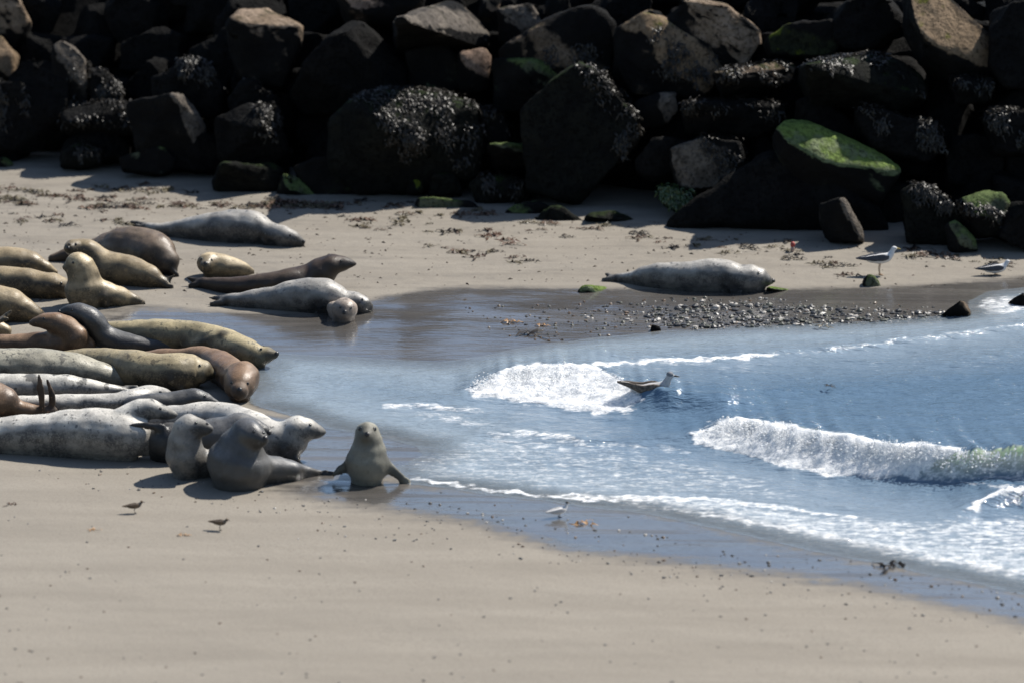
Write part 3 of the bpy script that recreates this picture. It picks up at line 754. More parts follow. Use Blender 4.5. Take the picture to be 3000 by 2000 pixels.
# foot of the bank
B('small green tinged boulder at the foot of the bank on the left edge', [(-40, 465), (10, 455), (42, 480), (40, 505), (-40, 505)], [(0, 458), (14, 456), (42, 478), (38, 492), (15, 486)], SIDE, 'moss', thick=.2)
B('weedy boulder at the foot of the bank right of the green tinged left one', [(180, 440), (230, 420), (295, 435), (300, 475), (250, 492), (170, 490)], [(225, 425), (280, 428), (298, 450), (280, 470), (240, 460)], STEEP, 'dgreen', [(220, 420), (300, 430), (290, 470), (230, 460)], 90, thick=.3)
B('dark block with a green right side standing on the pale sand at left', [(345, 460), (400, 440), (490, 420), (520, 450), (505, 500), (470, 517), (350, 500)], [(470, 440), (490, 418), (520, 448), (508, 480), (470, 517), (462, 480)], SIDE, 'moss', thick=.3)
B('low black boulder with a greenish right shoulder at the foot of the bank', [(612, 560), (640, 480), (790, 476), (830, 500), (830, 560), (800, 575), (630, 575)], [(650, 478), (790, 476), (832, 510), (830, 560), (805, 530), (780, 486), (700, 482)], (.55, -.1, .8), 'dgreen', thick=.4)
B('pale green weathered rock fanning onto the sand beside the low black boulder', [(800, 580), (820, 510), (860, 505), (920, 545), (955, 582), (900, 586)], [(830, 508), (860, 505), (920, 543), (950, 578), (900, 575), (850, 560)], (.45, -.6, .65), 'moss', thick=.25)
B('angular black boulder with a thin green right rim on the sand', [(850, 490), (920, 455), (1000, 448), (1020, 465), (1065, 560), (1055, 575), (900, 572)], [(995, 450), (1012, 452), (1040, 500), (1064, 560), (1054, 562), (1020, 490)], SIDE, 'yellow', thick=.45)
B('small block with a lit yellow green corner at the foot of the centre bank', [(1180, 500), (1240, 482), (1255, 510), (1245, 570), (1190, 574)], [(1215, 486), (1240, 482), (1256, 505), (1245, 562), (1222, 560), (1216, 510)], SIDE, 'yellow', [(1160, 470), (1230, 480), (1220, 500), (1165, 500)], 60, thick=.25)
B('rounded black boulder behind the small yellow green cornered block', [(1250, 520), (1290, 500), (1340, 510), (1360, 570), (1250, 580)], [(1270, 506), (1310, 500), (1345, 520), (1352, 530), (1320, 512)], SUNNY, 'dgreen', thick=.3)
B('flat weedy rock at the foot of the bank under the green ended one', [(1370, 540), (1410, 512), (1560, 525), (1570, 560), (1540, 590), (1400, 605)], [(1402, 512), (1480, 518), (1570, 532), (1560, 555), (1550, 580), (1460, 570), (1420, 535)], (.35, -.55, .74), 'dgreen', [(1400, 508), (1575, 525), (1550, 590), (1450, 590)], 330, thick=.35)
B('low stone with a black left face and pale green right side on the sand', [(1206, 605), (1215, 580), (1285, 578), (1380, 585), (1410, 615), (1405, 627), (1260, 628)], [(1283, 580), (1330, 580), (1385, 590), (1408, 610), (1400, 625), (1290, 626)], (.6, -.52, .6), 'moss', thick=.2, amp=.02)
B('flat green stone behind the black ridged one on the sand', [(1465, 630), (1500, 600), (1580, 588), (1610, 605), (1560, 640), (1480, 645)], [(1470, 625), (1510, 600), (1580, 590), (1608, 604), (1570, 625)], (.3, -.35, .88), 'moss', thick=.3, amp=.02)
B('black ridged stone with a thin lit crest on the sand', [(1550, 655), (1600, 608), (1640, 600), (1690, 640), (1712, 660), (1640, 664)], [(1610, 606), (1640, 600), (1690, 635), (1712, 655), (1690, 650), (1640, 612)], SUNNY, 'dgreen', thick=.25, amp=.02)
B('dark green low stone right of the black ridged one', [(1705, 650), (1740, 625), (1800, 612), (1850, 632), (1885, 656), (1800, 662)], [(1720, 634), (1790, 614), (1840, 626), (1880, 650), (1800, 645)], (.3, -.3, .88), 'dgreen', thick=.3, amp=.02)
B('pair of bright green weedy lumps low in the bank', [(1920, 545), (1960, 540), (2030, 550), (2038, 580), (2000, 625), (1940, 600)], [(1925, 545), (1960, 542), (2032, 552), (2036, 580), (1985, 620), (1955, 580)], (.5, -.6, .6), 'slab', [(1920, 540), (2035, 550), (2000, 625), (1950, 590)], 130, thick=.25, wg=True)
B('huge black boulder overhanging the sand below the green slab', [(1950, 640), (2060, 560), (2260, 430), (2420, 480), (2620, 520), (2650, 600), (2640, 712), (2400, 716), (1950, 688)], None, mat='dark', off=-.15, lean=.5, thick=1.0)
B('black rock with a thin pale streak down its edge above the gull', [(2400, 600), (2465, 580), (2500, 620), (2540, 715), (2430, 712)], [(2462, 582), (2475, 582), (2510, 640), (2538, 712), (2526, 712), (2490, 640)], SIDE, 'gray', off=-.3, thick=.3)
B('weedy black boulder between the green slab and the mossy corner rocks', [(2640, 560), (2700, 535), (2790, 580), (2830, 640), (2820, 720), (2660, 720)], [(2642, 545), (2680, 538), (2740, 570), (2790, 600), (2760, 612), (2690, 590)], (.4, -.4, .8), 'dgreen', [(2640, 535), (2720, 540), (2800, 610), (2700, 605)], 260, off=-.1)
B('moss green capped rock at the right foot of the bank', [(2800, 600), (2860, 565), (2940, 570), (2982, 620), (2985, 680), (2850, 700)], [(2812, 580), (2870, 564), (2940, 572), (2960, 600), (2980, 640), (2920, 640), (2850, 620)], (.35, -.55, .74), 'moss', [(2810, 590), (2900, 600), (2985, 650), (2830, 650)], 260, off=-.15)
B('low grey green rock below the moss capped one at right', [(2770, 660), (2800, 640), (2860, 690), (2870, 735), (2790, 738)], [(2778, 652), (2802, 642), (2850, 690), (2862, 725), (2820, 715)], (.5, -.6, .6), 'moss', off=-.3, thick=.3)
B('black boulder on the right edge at the foot of the bank', box(2890, 590, 3200, 752), None, off=-.05)
B('black weed boulder in the shadow below the long fringed one', box(2330, 280, 2540, 400), None)
B('black boulder behind the pale grey brown weedy one', box(1860, 380, 2060, 520), None)
B('broad black boulder left of the pale green fanning rock', box(380, 370, 700, 500), None, off=.15)
B('black boulder low in the left bank under the weedy ledge', box(170, 380, 380, 480), None, off=.1)
# everything that shows only as black between the others
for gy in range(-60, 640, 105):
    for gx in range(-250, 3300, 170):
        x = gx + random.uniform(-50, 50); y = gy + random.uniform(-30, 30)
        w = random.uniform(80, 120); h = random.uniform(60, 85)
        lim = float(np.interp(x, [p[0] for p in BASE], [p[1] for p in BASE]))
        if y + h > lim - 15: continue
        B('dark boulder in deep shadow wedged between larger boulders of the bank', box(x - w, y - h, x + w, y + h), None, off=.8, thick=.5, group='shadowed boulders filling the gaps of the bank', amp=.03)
# the core of the bank
xs = np.arange(-14, 15, .35); ts = np.arange(0, 12)
P = []
for t_ in ts:
    for x in xs:
        s = t_ * .25
        y = yb(x) + 1.25 + s * COT if t_ < 10 else yb(x) + 1.25 + 2.3 * COT + (t_ - 9) * 8
        z = -.1 + min(s, 2.05) + .12 * mnoise.noise(Vector((x * 1.3, s * 2, 0)))
        P.append((x, y, z))
nx = len(xs)
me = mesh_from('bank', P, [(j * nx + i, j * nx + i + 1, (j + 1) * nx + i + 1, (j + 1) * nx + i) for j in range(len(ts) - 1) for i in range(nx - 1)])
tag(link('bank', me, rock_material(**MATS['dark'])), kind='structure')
# ------------------------------------------------------------------ seals
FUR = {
    'silver': dict(key='silver', top=(.40, .375, .335), shade_tone=(0.03, 0.03, 0.0312), spot=(.10, .10, .10), spot_amt=.03),
    'white': dict(key='white', top=(.62, .585, .52), shade_tone=(0.04125, 0.04125, 0.0429), spot=(.06, .06, .06), spot_amt=.025),
    'patched': dict(key='patched', top=(.60, .57, .50), shade_tone=(0.084, 0.084, 0.0852), spot=(.025, .025, .022), spot_amt=.09, scale=5),
    'tan': dict(key='tan', top=(.33, .255, .15), shade_tone=(0.0245, 0.0189, 0.0119), spot=(.20, .14, .07), spot_amt=.02),
    'cream': dict(key='cream', top=(.52, .41, .25), shade_tone=(0.0595, 0.0476, 0.0294), spot=(.20, .15, .09), spot_amt=.03),
    'orange': dict(key='orange', top=(.25, .155, .09), shade_tone=(0.04125, 0.0255, 0.015), spot=(.14, .08, .045), spot_amt=.02),
    'brown': dict(key='brown', top=(0.068, 0.044, 0.0288), shade_tone=(0.014, 0.0098, 0.007)),
    'umber': dict(key='umber', top=(.16, .115, .078), shade_tone=(.010, .009, .008)),
    'dark': dict(key='dark', top=(.085, .085, .086), shade_tone=(.016, .016, .016), spot=(.03, .03, .03), spot_amt=.03),
    'dappled': dict(key='dappled', top=(.42, .345, .20), shade_tone=(0.06, 0.0498, 0.03), spot=(.09, .08, .05), spot_amt=.045, scale=12),
    'grizzled': dict(key='grizzled', top=(.38, .35, .27), shade_tone=(0.028, 0.0259, 0.021), spot=(.09, .085, .07), spot_amt=.07, scale=14),
    'buff': dict(key='buff', top=(.38, .31, .185), shade_tone=(.022, .018, .012), spot=(.09, .075, .05), spot_amt=.04, scale=15),
    'steel': dict(key='steel', top=(0.1275, 0.1275, 0.1292), shade_tone=(0.044, 0.0416, 0.0368), spot=(.06, .06, .06), spot_amt=.025),
    'olive': dict(key='olive', top=(.30, .285, .225), shade_tone=(.155, .148, .118), spot=(.11, .105, .085), spot_amt=.025),
    'pup': dict(key='pup', top=(.50, .41, .33), shade_tone=(.22, .18, .15), spot=(.10, .08, .07), spot_amt=.05),
}
eye_mat = plain('seal_eye', (.006, .006, .006), .12, .6, .1)
nose_mat = plain('seal_nose', (.012, .011, .011), .35, .5, .1)

def place(spec, prev):
    px = spec[0]
    if len(spec) == 5: _, cy, r, _, dy = spec
    else:
        cy = .5 * (spec[1] + spec[2]); r = .5 * (spec[2] - spec[1]); dy = spec[3] if len(spec) == 4 else None
    if dy is not None and prev is not None:
        p = at_y(px, cy, prev.y + dy)
    else:
        z = .2
        for _ in range(6):
            p = at_z(px, cy, z); z = gz(p.x, p.y) + r * depth(p) / F_PX * .97
        p = at_z(px, cy, z)
    return p, r * depth(p) / F_PX

def spine_to_3d(sp, start=None):
    C = []; R = []; prev = start
    for s in sp:
        p, r = place(s, prev); prev = p; C.append(p); R.append(r)
    return C, R

N_SEAL = 0
def seal(label, furk, spine, extra=(), flips=(), balls=(), eyes=(), nose=None, wf=1.08, group=None, mirror_eye=True, eye_r=.0125, iters=8):
    """spine from tail to head; extra = further tubes of the same body; flips = flippers [(px,py,halfwidth)...], depth offset"""
    bm = bmesh.new()
    C, R = spine_to_3d(spine)
    loft(bm, C, R, [r * wf for r in R])
    heads = C
    for ex, k in extra:
        C2, R2 = spine_to_3d(ex, C[k]); loft(bm, C2, R2, [r * wf for r in R2]); heads = C2
    bm.normal_update(); bm.verts.ensure_lookup_table(); bv0 = BVHTree.FromBMesh(bm)
    pads = []
    for pts, k, dy in flips:
        k = k if k >= 0 else len(C) + k
        y0 = C[k].y + dy
        P = []
        for a, b, w in pts:
            q = at_y(a, b, y0)
            if dy < -.15:                              # this flipper lies against the body
                h = bv0.ray_cast(CAMP, ray(a, b).normalized())[0]
                q = h.copy() if h else (at_y(a, b, P[-1].y) if P else q)
            P.append(q)
        W = [w * depth(p) / F_PX for p, (a, b, w) in zip(P, pts)]
        pads.append((P, W))
        # a paddle: wide in the picture's plane, thin along the line of sight
        loft(bm, P, [max(.016, w * .38) for w in W], W, ref=Vector((0, -1, .2)).normalized(), nseg=12, step=6)
    for (px, py, r, dy) in balls:
        p = at_y(px, py, heads[-1].y + dy); rr = r * depth(p) / F_PX
        ball(bm, p, rr)
    me = remesh(bm, .0155, iters, 'seal')
    n = len(me.vertices); co = np.empty(n * 3); me.vertices.foreach_get('co', co); co = co.reshape(-1, 3)
    g = ground(co[:, 0], co[:, 1])
    co[:, 2] = np.where(co[:, 2] < g + .03, g - .012 + .35 * np.maximum(co[:, 2] - g, 0) * 1.0 + np.clip(co[:, 2] - g, 0, .03) * .0, co[:, 2])
    nr = np.empty(n * 3); me.vertices.foreach_get('normal', nr); nr = nr.reshape(-1, 3)
    dsp = np.array([.009 * mnoise.noise(Vector(c) * 4.2) + .006 * mnoise.noise(Vector(c) * 11) for c in co])
    co = co + nr * dsp[:, None] * np.clip((co[:, 2:3] - g[:, None]) / .1, 0, 1)
    me.vertices.foreach_set('co', co.ravel()); me.update()
    nr = np.empty(n * 3); me.vertices.foreach_get('normal', nr); nr = nr.reshape(-1, 3)
    set_attr(me, 'back', .5 + .5 * nr[:, 2])  # upward facing mask, drives the painted sun and shade
    bv = BVHTree.FromPolygons([tuple(c) for c in co], [tuple(p.vertices) for p in me.polygons])
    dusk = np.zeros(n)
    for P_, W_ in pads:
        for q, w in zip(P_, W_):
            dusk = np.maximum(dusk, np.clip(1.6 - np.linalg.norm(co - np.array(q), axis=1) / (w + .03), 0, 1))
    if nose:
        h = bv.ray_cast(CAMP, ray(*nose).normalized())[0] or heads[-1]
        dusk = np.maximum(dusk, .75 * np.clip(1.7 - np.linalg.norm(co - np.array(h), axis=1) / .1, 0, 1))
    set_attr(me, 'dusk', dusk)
    base = C[len(C) // 2].copy(); base.z = gz(base.x, base.y)
    shift_mesh(me, base)
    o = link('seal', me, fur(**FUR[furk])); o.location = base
    tag(o, label, 'seal', group)
    def feature(name, hit, nrm, r, flat, m):
        b2 = bmesh.new(); bmesh.ops.create_uvsphere(b2, u_segments=10, v_segments=7, radius=1)
        q = nrm.to_track_quat('Z', 'Y').to_matrix().to_4x4()
        for v in b2.verts: v.co = Vector((v.co.x * r, v.co.y * r, v.co.z * r * flat))
        b2.transform(q)
        f = link(name, simple_mesh(name, b2), m, o); f.location = hit - base
    for (px, py) in eyes:
        d = ray(px, py).normalized(); h = bv.ray_cast(CAMP, d)
        if h[0]:
            feature('eye', h[0], h[1], eye_r, .7, eye_mat)
            if len(eyes) == 1 and mirror_eye:          # the far eye, across the head's middle plane
                k = min(range(1, len(heads)), key=lambda i: (heads[i] - h[0]).length)
                t_ = (heads[k] - heads[k - 1]).normalized(); s_ = t_.cross(Vector((0, 0, 1))).normalized()
                off = (h[0] - heads[k]).dot(s_); start = h[0] - s_ * (2 * off) - s_ * (.3 if off > 0 else -.3)
                h2 = bv.ray_cast(start, s_ if off > 0 else -s_)
                if h2[0]: feature('eye', h2[0], h2[1], eye_r, .7, eye_mat)
    if nose:
        h = bv.ray_cast(CAMP, ray(*nose).normalized())
        if h[0]: feature('nose', h[0], h[1], .023, .6, nose_mat)
    return o

seal('grey seal lying alone at the back nearest the rocks, head to the right', 'silver',
     [(420, 652, 668), (460, 655, 688), (500, 648, 692), (560, 634, 698), (620, 622, 704), (680, 613, 709), (740, 618, 712), (790, 648, 716), (826, 661, 720), (858, 675, 722), (882, 694, 722)],
     flips=[([(440, 660, 8), (410, 655, 9), (384, 651, 6)], 0, 0), ([(450, 668, 8), (420, 664, 8), (395, 660, 5)], 0, -.08), ([(770, 700, 12), (790, 712, 12), (800, 718, 7)], 7, -.2)], eyes=[(850, 690)], nose=(890, 708))
seal('dark brown seal arched over behind the slim tan one at the left', 'umber',
     [(150, 744, 766), (200, 726, 764), (260, 704, 768), (320, 680, 775), (362, 664, 782), (420, 668, 790), (459, 686, 800), (492, 735, 806), (508, 780, 808)], flips=[([(500, 790, 8), (515, 803, 7), (530, 808, 4)], 8, -.05)])
seal('slim tan seal lying with its round head turned back over its shoulder', 'tan',
     [(488, 814, 842), (472, 806, 842), (434, 773, 840), (370, 744, 834), (306, 731, 830), (264, 735, 32, 'r', 0.), (236, 728, 31, 'r', 0), (214, 726, 25, 'r', -.05), (204, 728, 18, 'r', -.05)],
     flips=[([(482, 828, 9), (498, 816, 9), (511, 806, 5)], 0, 0), ([(484, 834, 8), (500, 838, 8), (514, 842, 4)], 0, -.05)], eyes=[(203, 716), (222, 716)], nose=(199, 728))
seal('tan seal sitting upright with a tall neck, looking left', 'cream',
     [(418, 876, 891), (385, 857, 892), (345, 838, 895), (295, 818, 897), (255, 812, 898)],
     extra=[([(250, 866, 54, 'r', -.02), (249, 842, 57, 'r', 0), (243, 808, 45, 'r', 0), (232, 782, 41, 'r', 0), (228, 774, 38, 'r', 0)], 4),
            ([(229, 778, 41, 'r', 0), (210, 780, 28, 'r', -.02), (196, 783, 16, 'r', -.01), (188, 784, 10, 'r', 0)], 4)],
     flips=[([(395, 880, 9), (410, 884, 9), (426, 886, 5)], 0, -.02), ([(300, 866, 12), (308, 886, 12), (314, 896, 6)], 4, -.2)], eyes=[(214, 770)], nose=(182, 781))
seal('tan seal lying at the left edge, uppermost of the ones cut off there', 'tan',
     [(-260, 735, 800), (-120, 720, 804), (-40, 722, 806), (40, 725, 808), (90, 736, 809), (130, 762, 808), (165, 790, 806)])
seal('orange tinged tan seal at the left edge, its dark head against the sitting one', 'tan',
     [(-260, 795, 855), (-140, 785, 860), (-60, 780, 866), (0, 780, 868), (70, 784, 870), (120, 796, 872), (155, 800, 873), (183, 812, 872), (197, 838, 866)], eyes=[(180, 830)])
seal('tan seal sloping to a pointed tail at the left edge above pale hind flippers', 'tan',
     [(-240, 845, 935), (-120, 830, 938), (-40, 830, 940), (30, 842, 941), (65, 866, 941), (100, 892, 940), (124, 910, 934)], flips=[([(110, 912, 8), (125, 920, 8), (136, 928, 4)], 6, -.05)])
seal('pale seal at the left edge showing only its hind flippers and rump', 'cream',
     [(-260, 920, 1000), (-140, 925, 998), (-60, 930, 990), (-10, 938, 985), (20, 950, 985)], flips=[([(-5, 940, 9), (15, 925, 9), (33, 911, 5)], 3, -.1), ([(-10, 945, 9), (8, 938, 9), (24, 934, 5)], 3, -.15)])
seal('dark grey seal raising a shiny round head, its body along the big dappled one', 'dark',
     [(660, 975, 1010), (600, 985, 1022), (520, 992, 1032), (440, 990, 1037), (360, 970, 1036), (305, 982, 34, 'r', 0), (268, 938, 36, 'r', 0), (238, 918, 31, 'r', 0), (205, 914, 22, 'r', 0), (180, 917, 12, 'r', 0)], eyes=[(210, 908)], nose=(172, 914))
seal('reddish brown seal resting its outstretched head and snout to the left', 'orange',
     [(-200, 985, 1035), (-60, 982, 1034), (40, 978, 1034), (120, 972, 1036), (175, 960, 1040), (220, 955, 1040), (258, 985, 1038)],
     extra=[([(222, 990, 42, 'r', -.04), (200, 966, 37, 'r', 0), (168, 948, 32, 'r', 0), (135, 942, 25, 'r', 0), (108, 944, 17, 'r', 0), (92, 946, 10, 'r', 0)], 5)], eyes=[(128, 934)], nose=(82, 943))
seal('big dappled tan seal lying on its side, snout farthest right in the pack', 'dappled',
     [(250, 950, 1000), (300, 943, 1010), (357, 940, 1016), (464, 934, 1026), (554, 937, 1034), (607, 948, 1042), (661, 963, 1056), (714, 985, 1070), (752, 1007, 1078), (784, 1015, 1064, -.02), (805, 1026, 1052, -.02)],
     flips=[([(540, 1016, 12), (600, 1002, 13), (652, 978, 6)], 6, -.27)], eyes=[(765, 1022)], nose=(811, 1036))
seal('orange brown seal curled with its round face towards the camera by the water', 'orange',
     [(400, 1030, 1070), (500, 1020, 1078), (590, 1015, 1092), (648, 1028, 1118), (690, 1058, 1148), (708, 1106, 50, 'r', -.16), (702, 1132, 45, 'r', -.16)],
     balls=[(700, 1147, 26, -.13)], eyes=[(678, 1120), (726, 1122)], nose=(702, 1140))
seal('seal with a brown drooping head in front of the curled orange one', 'buff',
     [(60, 1035, 1090), (160, 1028, 1094), (300, 1018, 1110), (400, 1026, 1134), (470, 1034, 1142), (520, 1034, 1143), (560, 1036, 1138), (598, 1054, 1124, 0), (623, 1077, 1111, 0), (633, 1088, 1102, 0)], eyes=[(585, 1070)], nose=(634, 1094),
     flips=[([(500, 1110, 13), (520, 1130, 13), (540, 1142, 7)], 4, -.25)])
seal('large spotted seal at the left edge with its hind flippers against the drooping head', 'grizzled',
     [(-250, 1030, 1128), (-150, 1025, 1130), (-60, 1023, 1132), (40, 1019, 1134), (120, 1020, 1135), (215, 1030, 1134), (290, 1055, 1134), (350, 1075, 1132), (400, 1093, 1130)],
     flips=[([(385, 1096, 11), (418, 1098, 12), (443, 1118, 6)], 8, -.02), ([(385, 1110, 11), (418, 1122, 11), (440, 1132, 6)], 8, -.1)])
seal('white seal with black patches lying behind the raised brown flippers', 'patched',
     [(-220, 1098, 1165), (-50, 1095, 1168), (60, 1093, 1169), (180, 1095, 1168), (250, 1106, 1164), (320, 1124, 1160), (372, 1132, 1156)],
     flips=[([(360, 1138, 9), (390, 1134, 10), (412, 1138, 5)], 6, 0), ([(362, 1148, 8), (388, 1152, 9), (404, 1154, 4)], 6, -.06)])
seal('brown seal at the left edge holding its two hind flippers upright', 'orange',
     [(-240, 1100, 1235), (-120, 1100, 1230), (-40, 1106, 1226), (12, 1130, 1222), (60, 1172, 1221), (120, 1186, 1220), (160, 1190, 1218)],
     flips=[([(126, 1200, 10), (120, 1150, 13), (113, 1096, 7)], 5, -.05), ([(150, 1200, 11), (152, 1158, 12), (138, 1112, 6)], 6, -.02)])
seal('white backed seal with a dark muzzle, lying just in front of the black patched one', 'white',
     [(-200, 1165, 1215), (60, 1158, 1212), (200, 1153, 1210), (330, 1150, 1208), (388, 1138, 1204), (438, 1125, 1194), (478, 1136, 1192, 0), (503, 1149, 1188, 0), (517, 1158, 1182, 0)], eyes=[(470, 1148)], nose=(514, 1164))
seal('seal showing a dark round head between the spotted head and the curled orange one', 'dark',
     [(380, 1160, 1215), (460, 1150, 1215), (530, 1142, 1212), (566, 1138, 1196, 0), (602, 1148, 1192, 0), (628, 1164, 1190, 0), (641, 1172, 1186, 0)], eyes=[(600, 1160)])
seal('white bodied seal ending in a dark raised head looking right beside the water', 'white',
     [(440, 1195, 1262), (520, 1184, 1268), (600, 1175, 1276), (670, 1180, 1288), (730, 1200, 1312), (790, 1230, 1340), (842, 1288, 58, 'r', -.03), (870, 1260, 47, 'r', 0), (903, 1257, 35, 'r', 0), (932, 1262, 21, 'r', 0), (947, 1264, 11, 'r', 0)], eyes=[(909, 1243)], nose=(954, 1258),
     flips=[([(830, 1315, 15), (850, 1335, 14), (872, 1345, 7)], 6, -.22)])
seal('grey seal with its head just behind the front upright one', 'steel',
     [(500, 1240, 1330), (570, 1232, 1345), (630, 1222, 1352), (668, 1210, 1330, 0), (700, 1206, 1285, 0), (740, 1220, 1280, 0), (770, 1240, 1286, 0), (786, 1256, 1284, 0)], eyes=[(735, 1236)], nose=(790, 1266))
seal('largest pale seal along the front of the pack, lying with a lit white back', 'white',
     [(-300, 1240, 1305), (-180, 1232, 1310), (-80, 1226, 1316), (0, 1221, 1322), (72, 1213, 1326), (143, 1207, 1330), (215, 1196, 1335), (286, 1193, 1340), (350, 1200, 1344), (402, 1222, 1347), (430, 1255, 1338, 0)],
     extra=[([(345, 1235, 38, 'r', .02), (398, 1204, 34, 'r', .04), (440, 1197, 30, 'r', 0), (482, 1207, 21, 'r', 0), (512, 1214, 12, 'r', 0)], 8)], eyes=[(470, 1196)], nose=(522, 1210))
seal('dark seal mostly hidden between the largest pale one and the upright ones', 'dark',
     [(640, 1270, 1345), (560, 1245, 1350), (500, 1236, 1350), (465, 1242, 1346)], flips=[([(480, 1256, 18), (430, 1244, 13), (368, 1246, 5)], 3, -.12), ([(470, 1300, 14), (462, 1325, 12), (458, 1340, 7)], 3, -.1)])
seal('spotted seal sitting up, left of the front upright dark grey one', 'silver',
     [(690, 1330, 1382), (625, 1314, 1392), (560, 1312, 1396)],
     extra=[([(548, 1362, 52, 'r', -.02), (545, 1335, 62, 'r', 0), (541, 1298, 53, 'r', 0), (546, 1262, 45, 'r', 0), (552, 1248, 40, 'r', 0)], 2),
            ([(552, 1251, 43, 'r', 0), (582, 1252, 31, 'r', -.04), (604, 1254, 21, 'r', -.03), (616, 1255, 13, 'r', -.02)], 2)], wf=1.0,
     eyes=[(574, 1238), (607, 1240)], nose=(625, 1249), iters=16)
seal('dark grey seal sitting up with a pale chest, foremost of the pack', 'steel',
     [(945, 1378, 1390), (895, 1362, 1396), (850, 1343, 1406), (800, 1332, 1412), (750, 1330, 1416), (700, 1340, 1418)],
     extra=[([(700, 1396, 84, 'r', -.02), (701, 1368, 97, 'r', 0), (702, 1338, 95, 'r', 0), (709, 1304, 70, 'r', 0), (717, 1282, 58, 'r', 0), (722, 1268, 50, 'r', 0)], 5),
            ([(724, 1276, 56, 'r', -.03), (742, 1279, 46, 'r', -.06), (762, 1286, 29, 'r', -.05), (774, 1290, 17, 'r', -.03)], 5)], wf=1.0,
     flips=[([(920, 1382, 12), (950, 1384, 11), (978, 1380, 6)], 0, 0)], eyes=[(744, 1263), (772, 1267)], nose=(778, 1282), iters=15)
seal('pale olive grey seal propped on both flippers facing the camera, apart by the water', 'olive',
     [(1088, 1275, 1318), (1086, 1282, 1350), (1080, 1296, 1384), (1077, 1310, 1408)],
     extra=[([(1075, 1364, 66, 'r', -.05), (1077, 1348, 66, 'r', 0), (1080, 1316, 54, 'r', 0), (1080, 1290, 44, 'r', 0), (1077, 1266, 36, 'r', 0)], 3),
            ([(1077, 1267, 38, 'r', -.02), (1076, 1270, 30, 'r', -.06), (1075, 1275, 20, 'r', -.06)], 3)], wf=1.0,
     flips=[([(1040, 1350, 24), (1004, 1372, 18), (975, 1390, 8)], 3, -.04), ([(1118, 1352, 24), (1162, 1388, 15), (1214, 1418, 6)], 3, -.07), ([(1095, 1320, 10), (1110, 1310, 10), (1125, 1305, 6)], 0, 0)],
     eyes=[(1054, 1254), (1098, 1255)], nose=(1075, 1271), eye_r=.017)
seal('small cream seal with its face to the left, alone behind the dark brown one', 'cream',
     [(740, 786, 802), (700, 760, 807), (656, 745, 809), (622, 738, 809), (608, 771, 33, 'r', -.06)], balls=[(603, 778, 19, -.11)], eyes=[(590, 760), (620, 762)], nose=(602, 772))
seal('long dark brown seal with its head raised to the right behind the silver one', 'brown',
     [(575, 815, 838), (610, 812, 846), (660, 814, 856), (720, 808, 860), (790, 796, 860), (850, 785, 858), (905, 774, 853), (944, 796, 43, 'r', 0), (972, 777, 35, 'r', 0), (1005, 773, 23, 'r', 0), (1030, 773, 13, 'r', 0), (1043, 774, 7, 'r', 0)], eyes=[(1000, 765)], nose=(1047, 772),
     flips=[([(580, 824, 10), (565, 820, 11), (552, 815, 6)], 0, 0), ([(580, 832, 9), (565, 834, 10), (553, 836, 5)], 0, -.08), ([(935, 825, 14), (950, 848, 13), (958, 858, 7)], 7, -.2)])
seal('silver grey seal lying in the wet sand with a rounded back, beside the pup', 'silver',
     [(650, 862, 892), (700, 857, 898), (750, 846, 901), (800, 838, 904), (860, 819, 909), (905, 812, 912), (950, 816, 914), (985, 832, 915), (1010, 849, 915), (1036, 853, 915), (1062, 866, 916), (1080, 884, 914), (1090, 896, 912)], eyes=[(1062, 878)], nose=(1096, 902),
     flips=[([(655, 874, 10), (635, 874, 11), (614, 872, 6)], 0, 0), ([(655, 884, 9), (635, 887, 10), (616, 888, 5)], 0, -.08), ([(930, 895, 15), (920, 910, 13), (908, 916, 7)], 6, -.25)])
seal('pale round faced pup lying against the silver grey seal', 'pup',
     [(975, 885, 922), (990, 880, 932), (1008, 907, 37, 'r', -.1), (1013, 909, 33, 'r', -.06)], balls=[(1010, 919, 16, -.07)], eyes=[(997, 901), (1028, 902)], nose=(1009, 915), flips=[([(990, 925, 9), (975, 938, 8), (960, 944, 4)], 2, -.05)])
seal('grey seal lying alone on the right beach near the pebbles', 'silver',
     [(1785, 806, 822), (1820, 800, 826), (1855, 792, 831), (1890, 780, 836), (1940, 769, 842), (2008, 766, 847), (2076, 757, 850), (2127, 759, 852), (2165, 774, 854), (2195, 775, 854), (2226, 783, 852), (2248, 803, 843, 0), (2262, 817, 835, 0)],
     flips=[([(1800, 812, 8), (1780, 804, 8), (1772, 799, 4)], 0, .03), ([(1800, 816, 8), (1778, 818, 8), (1756, 820, 4)], 0, -.05), ([(2130, 830, 14), (2150, 845, 13), (2170, 852, 7)], 7, -.2)], eyes=[(2222, 800)], nose=(2266, 822))

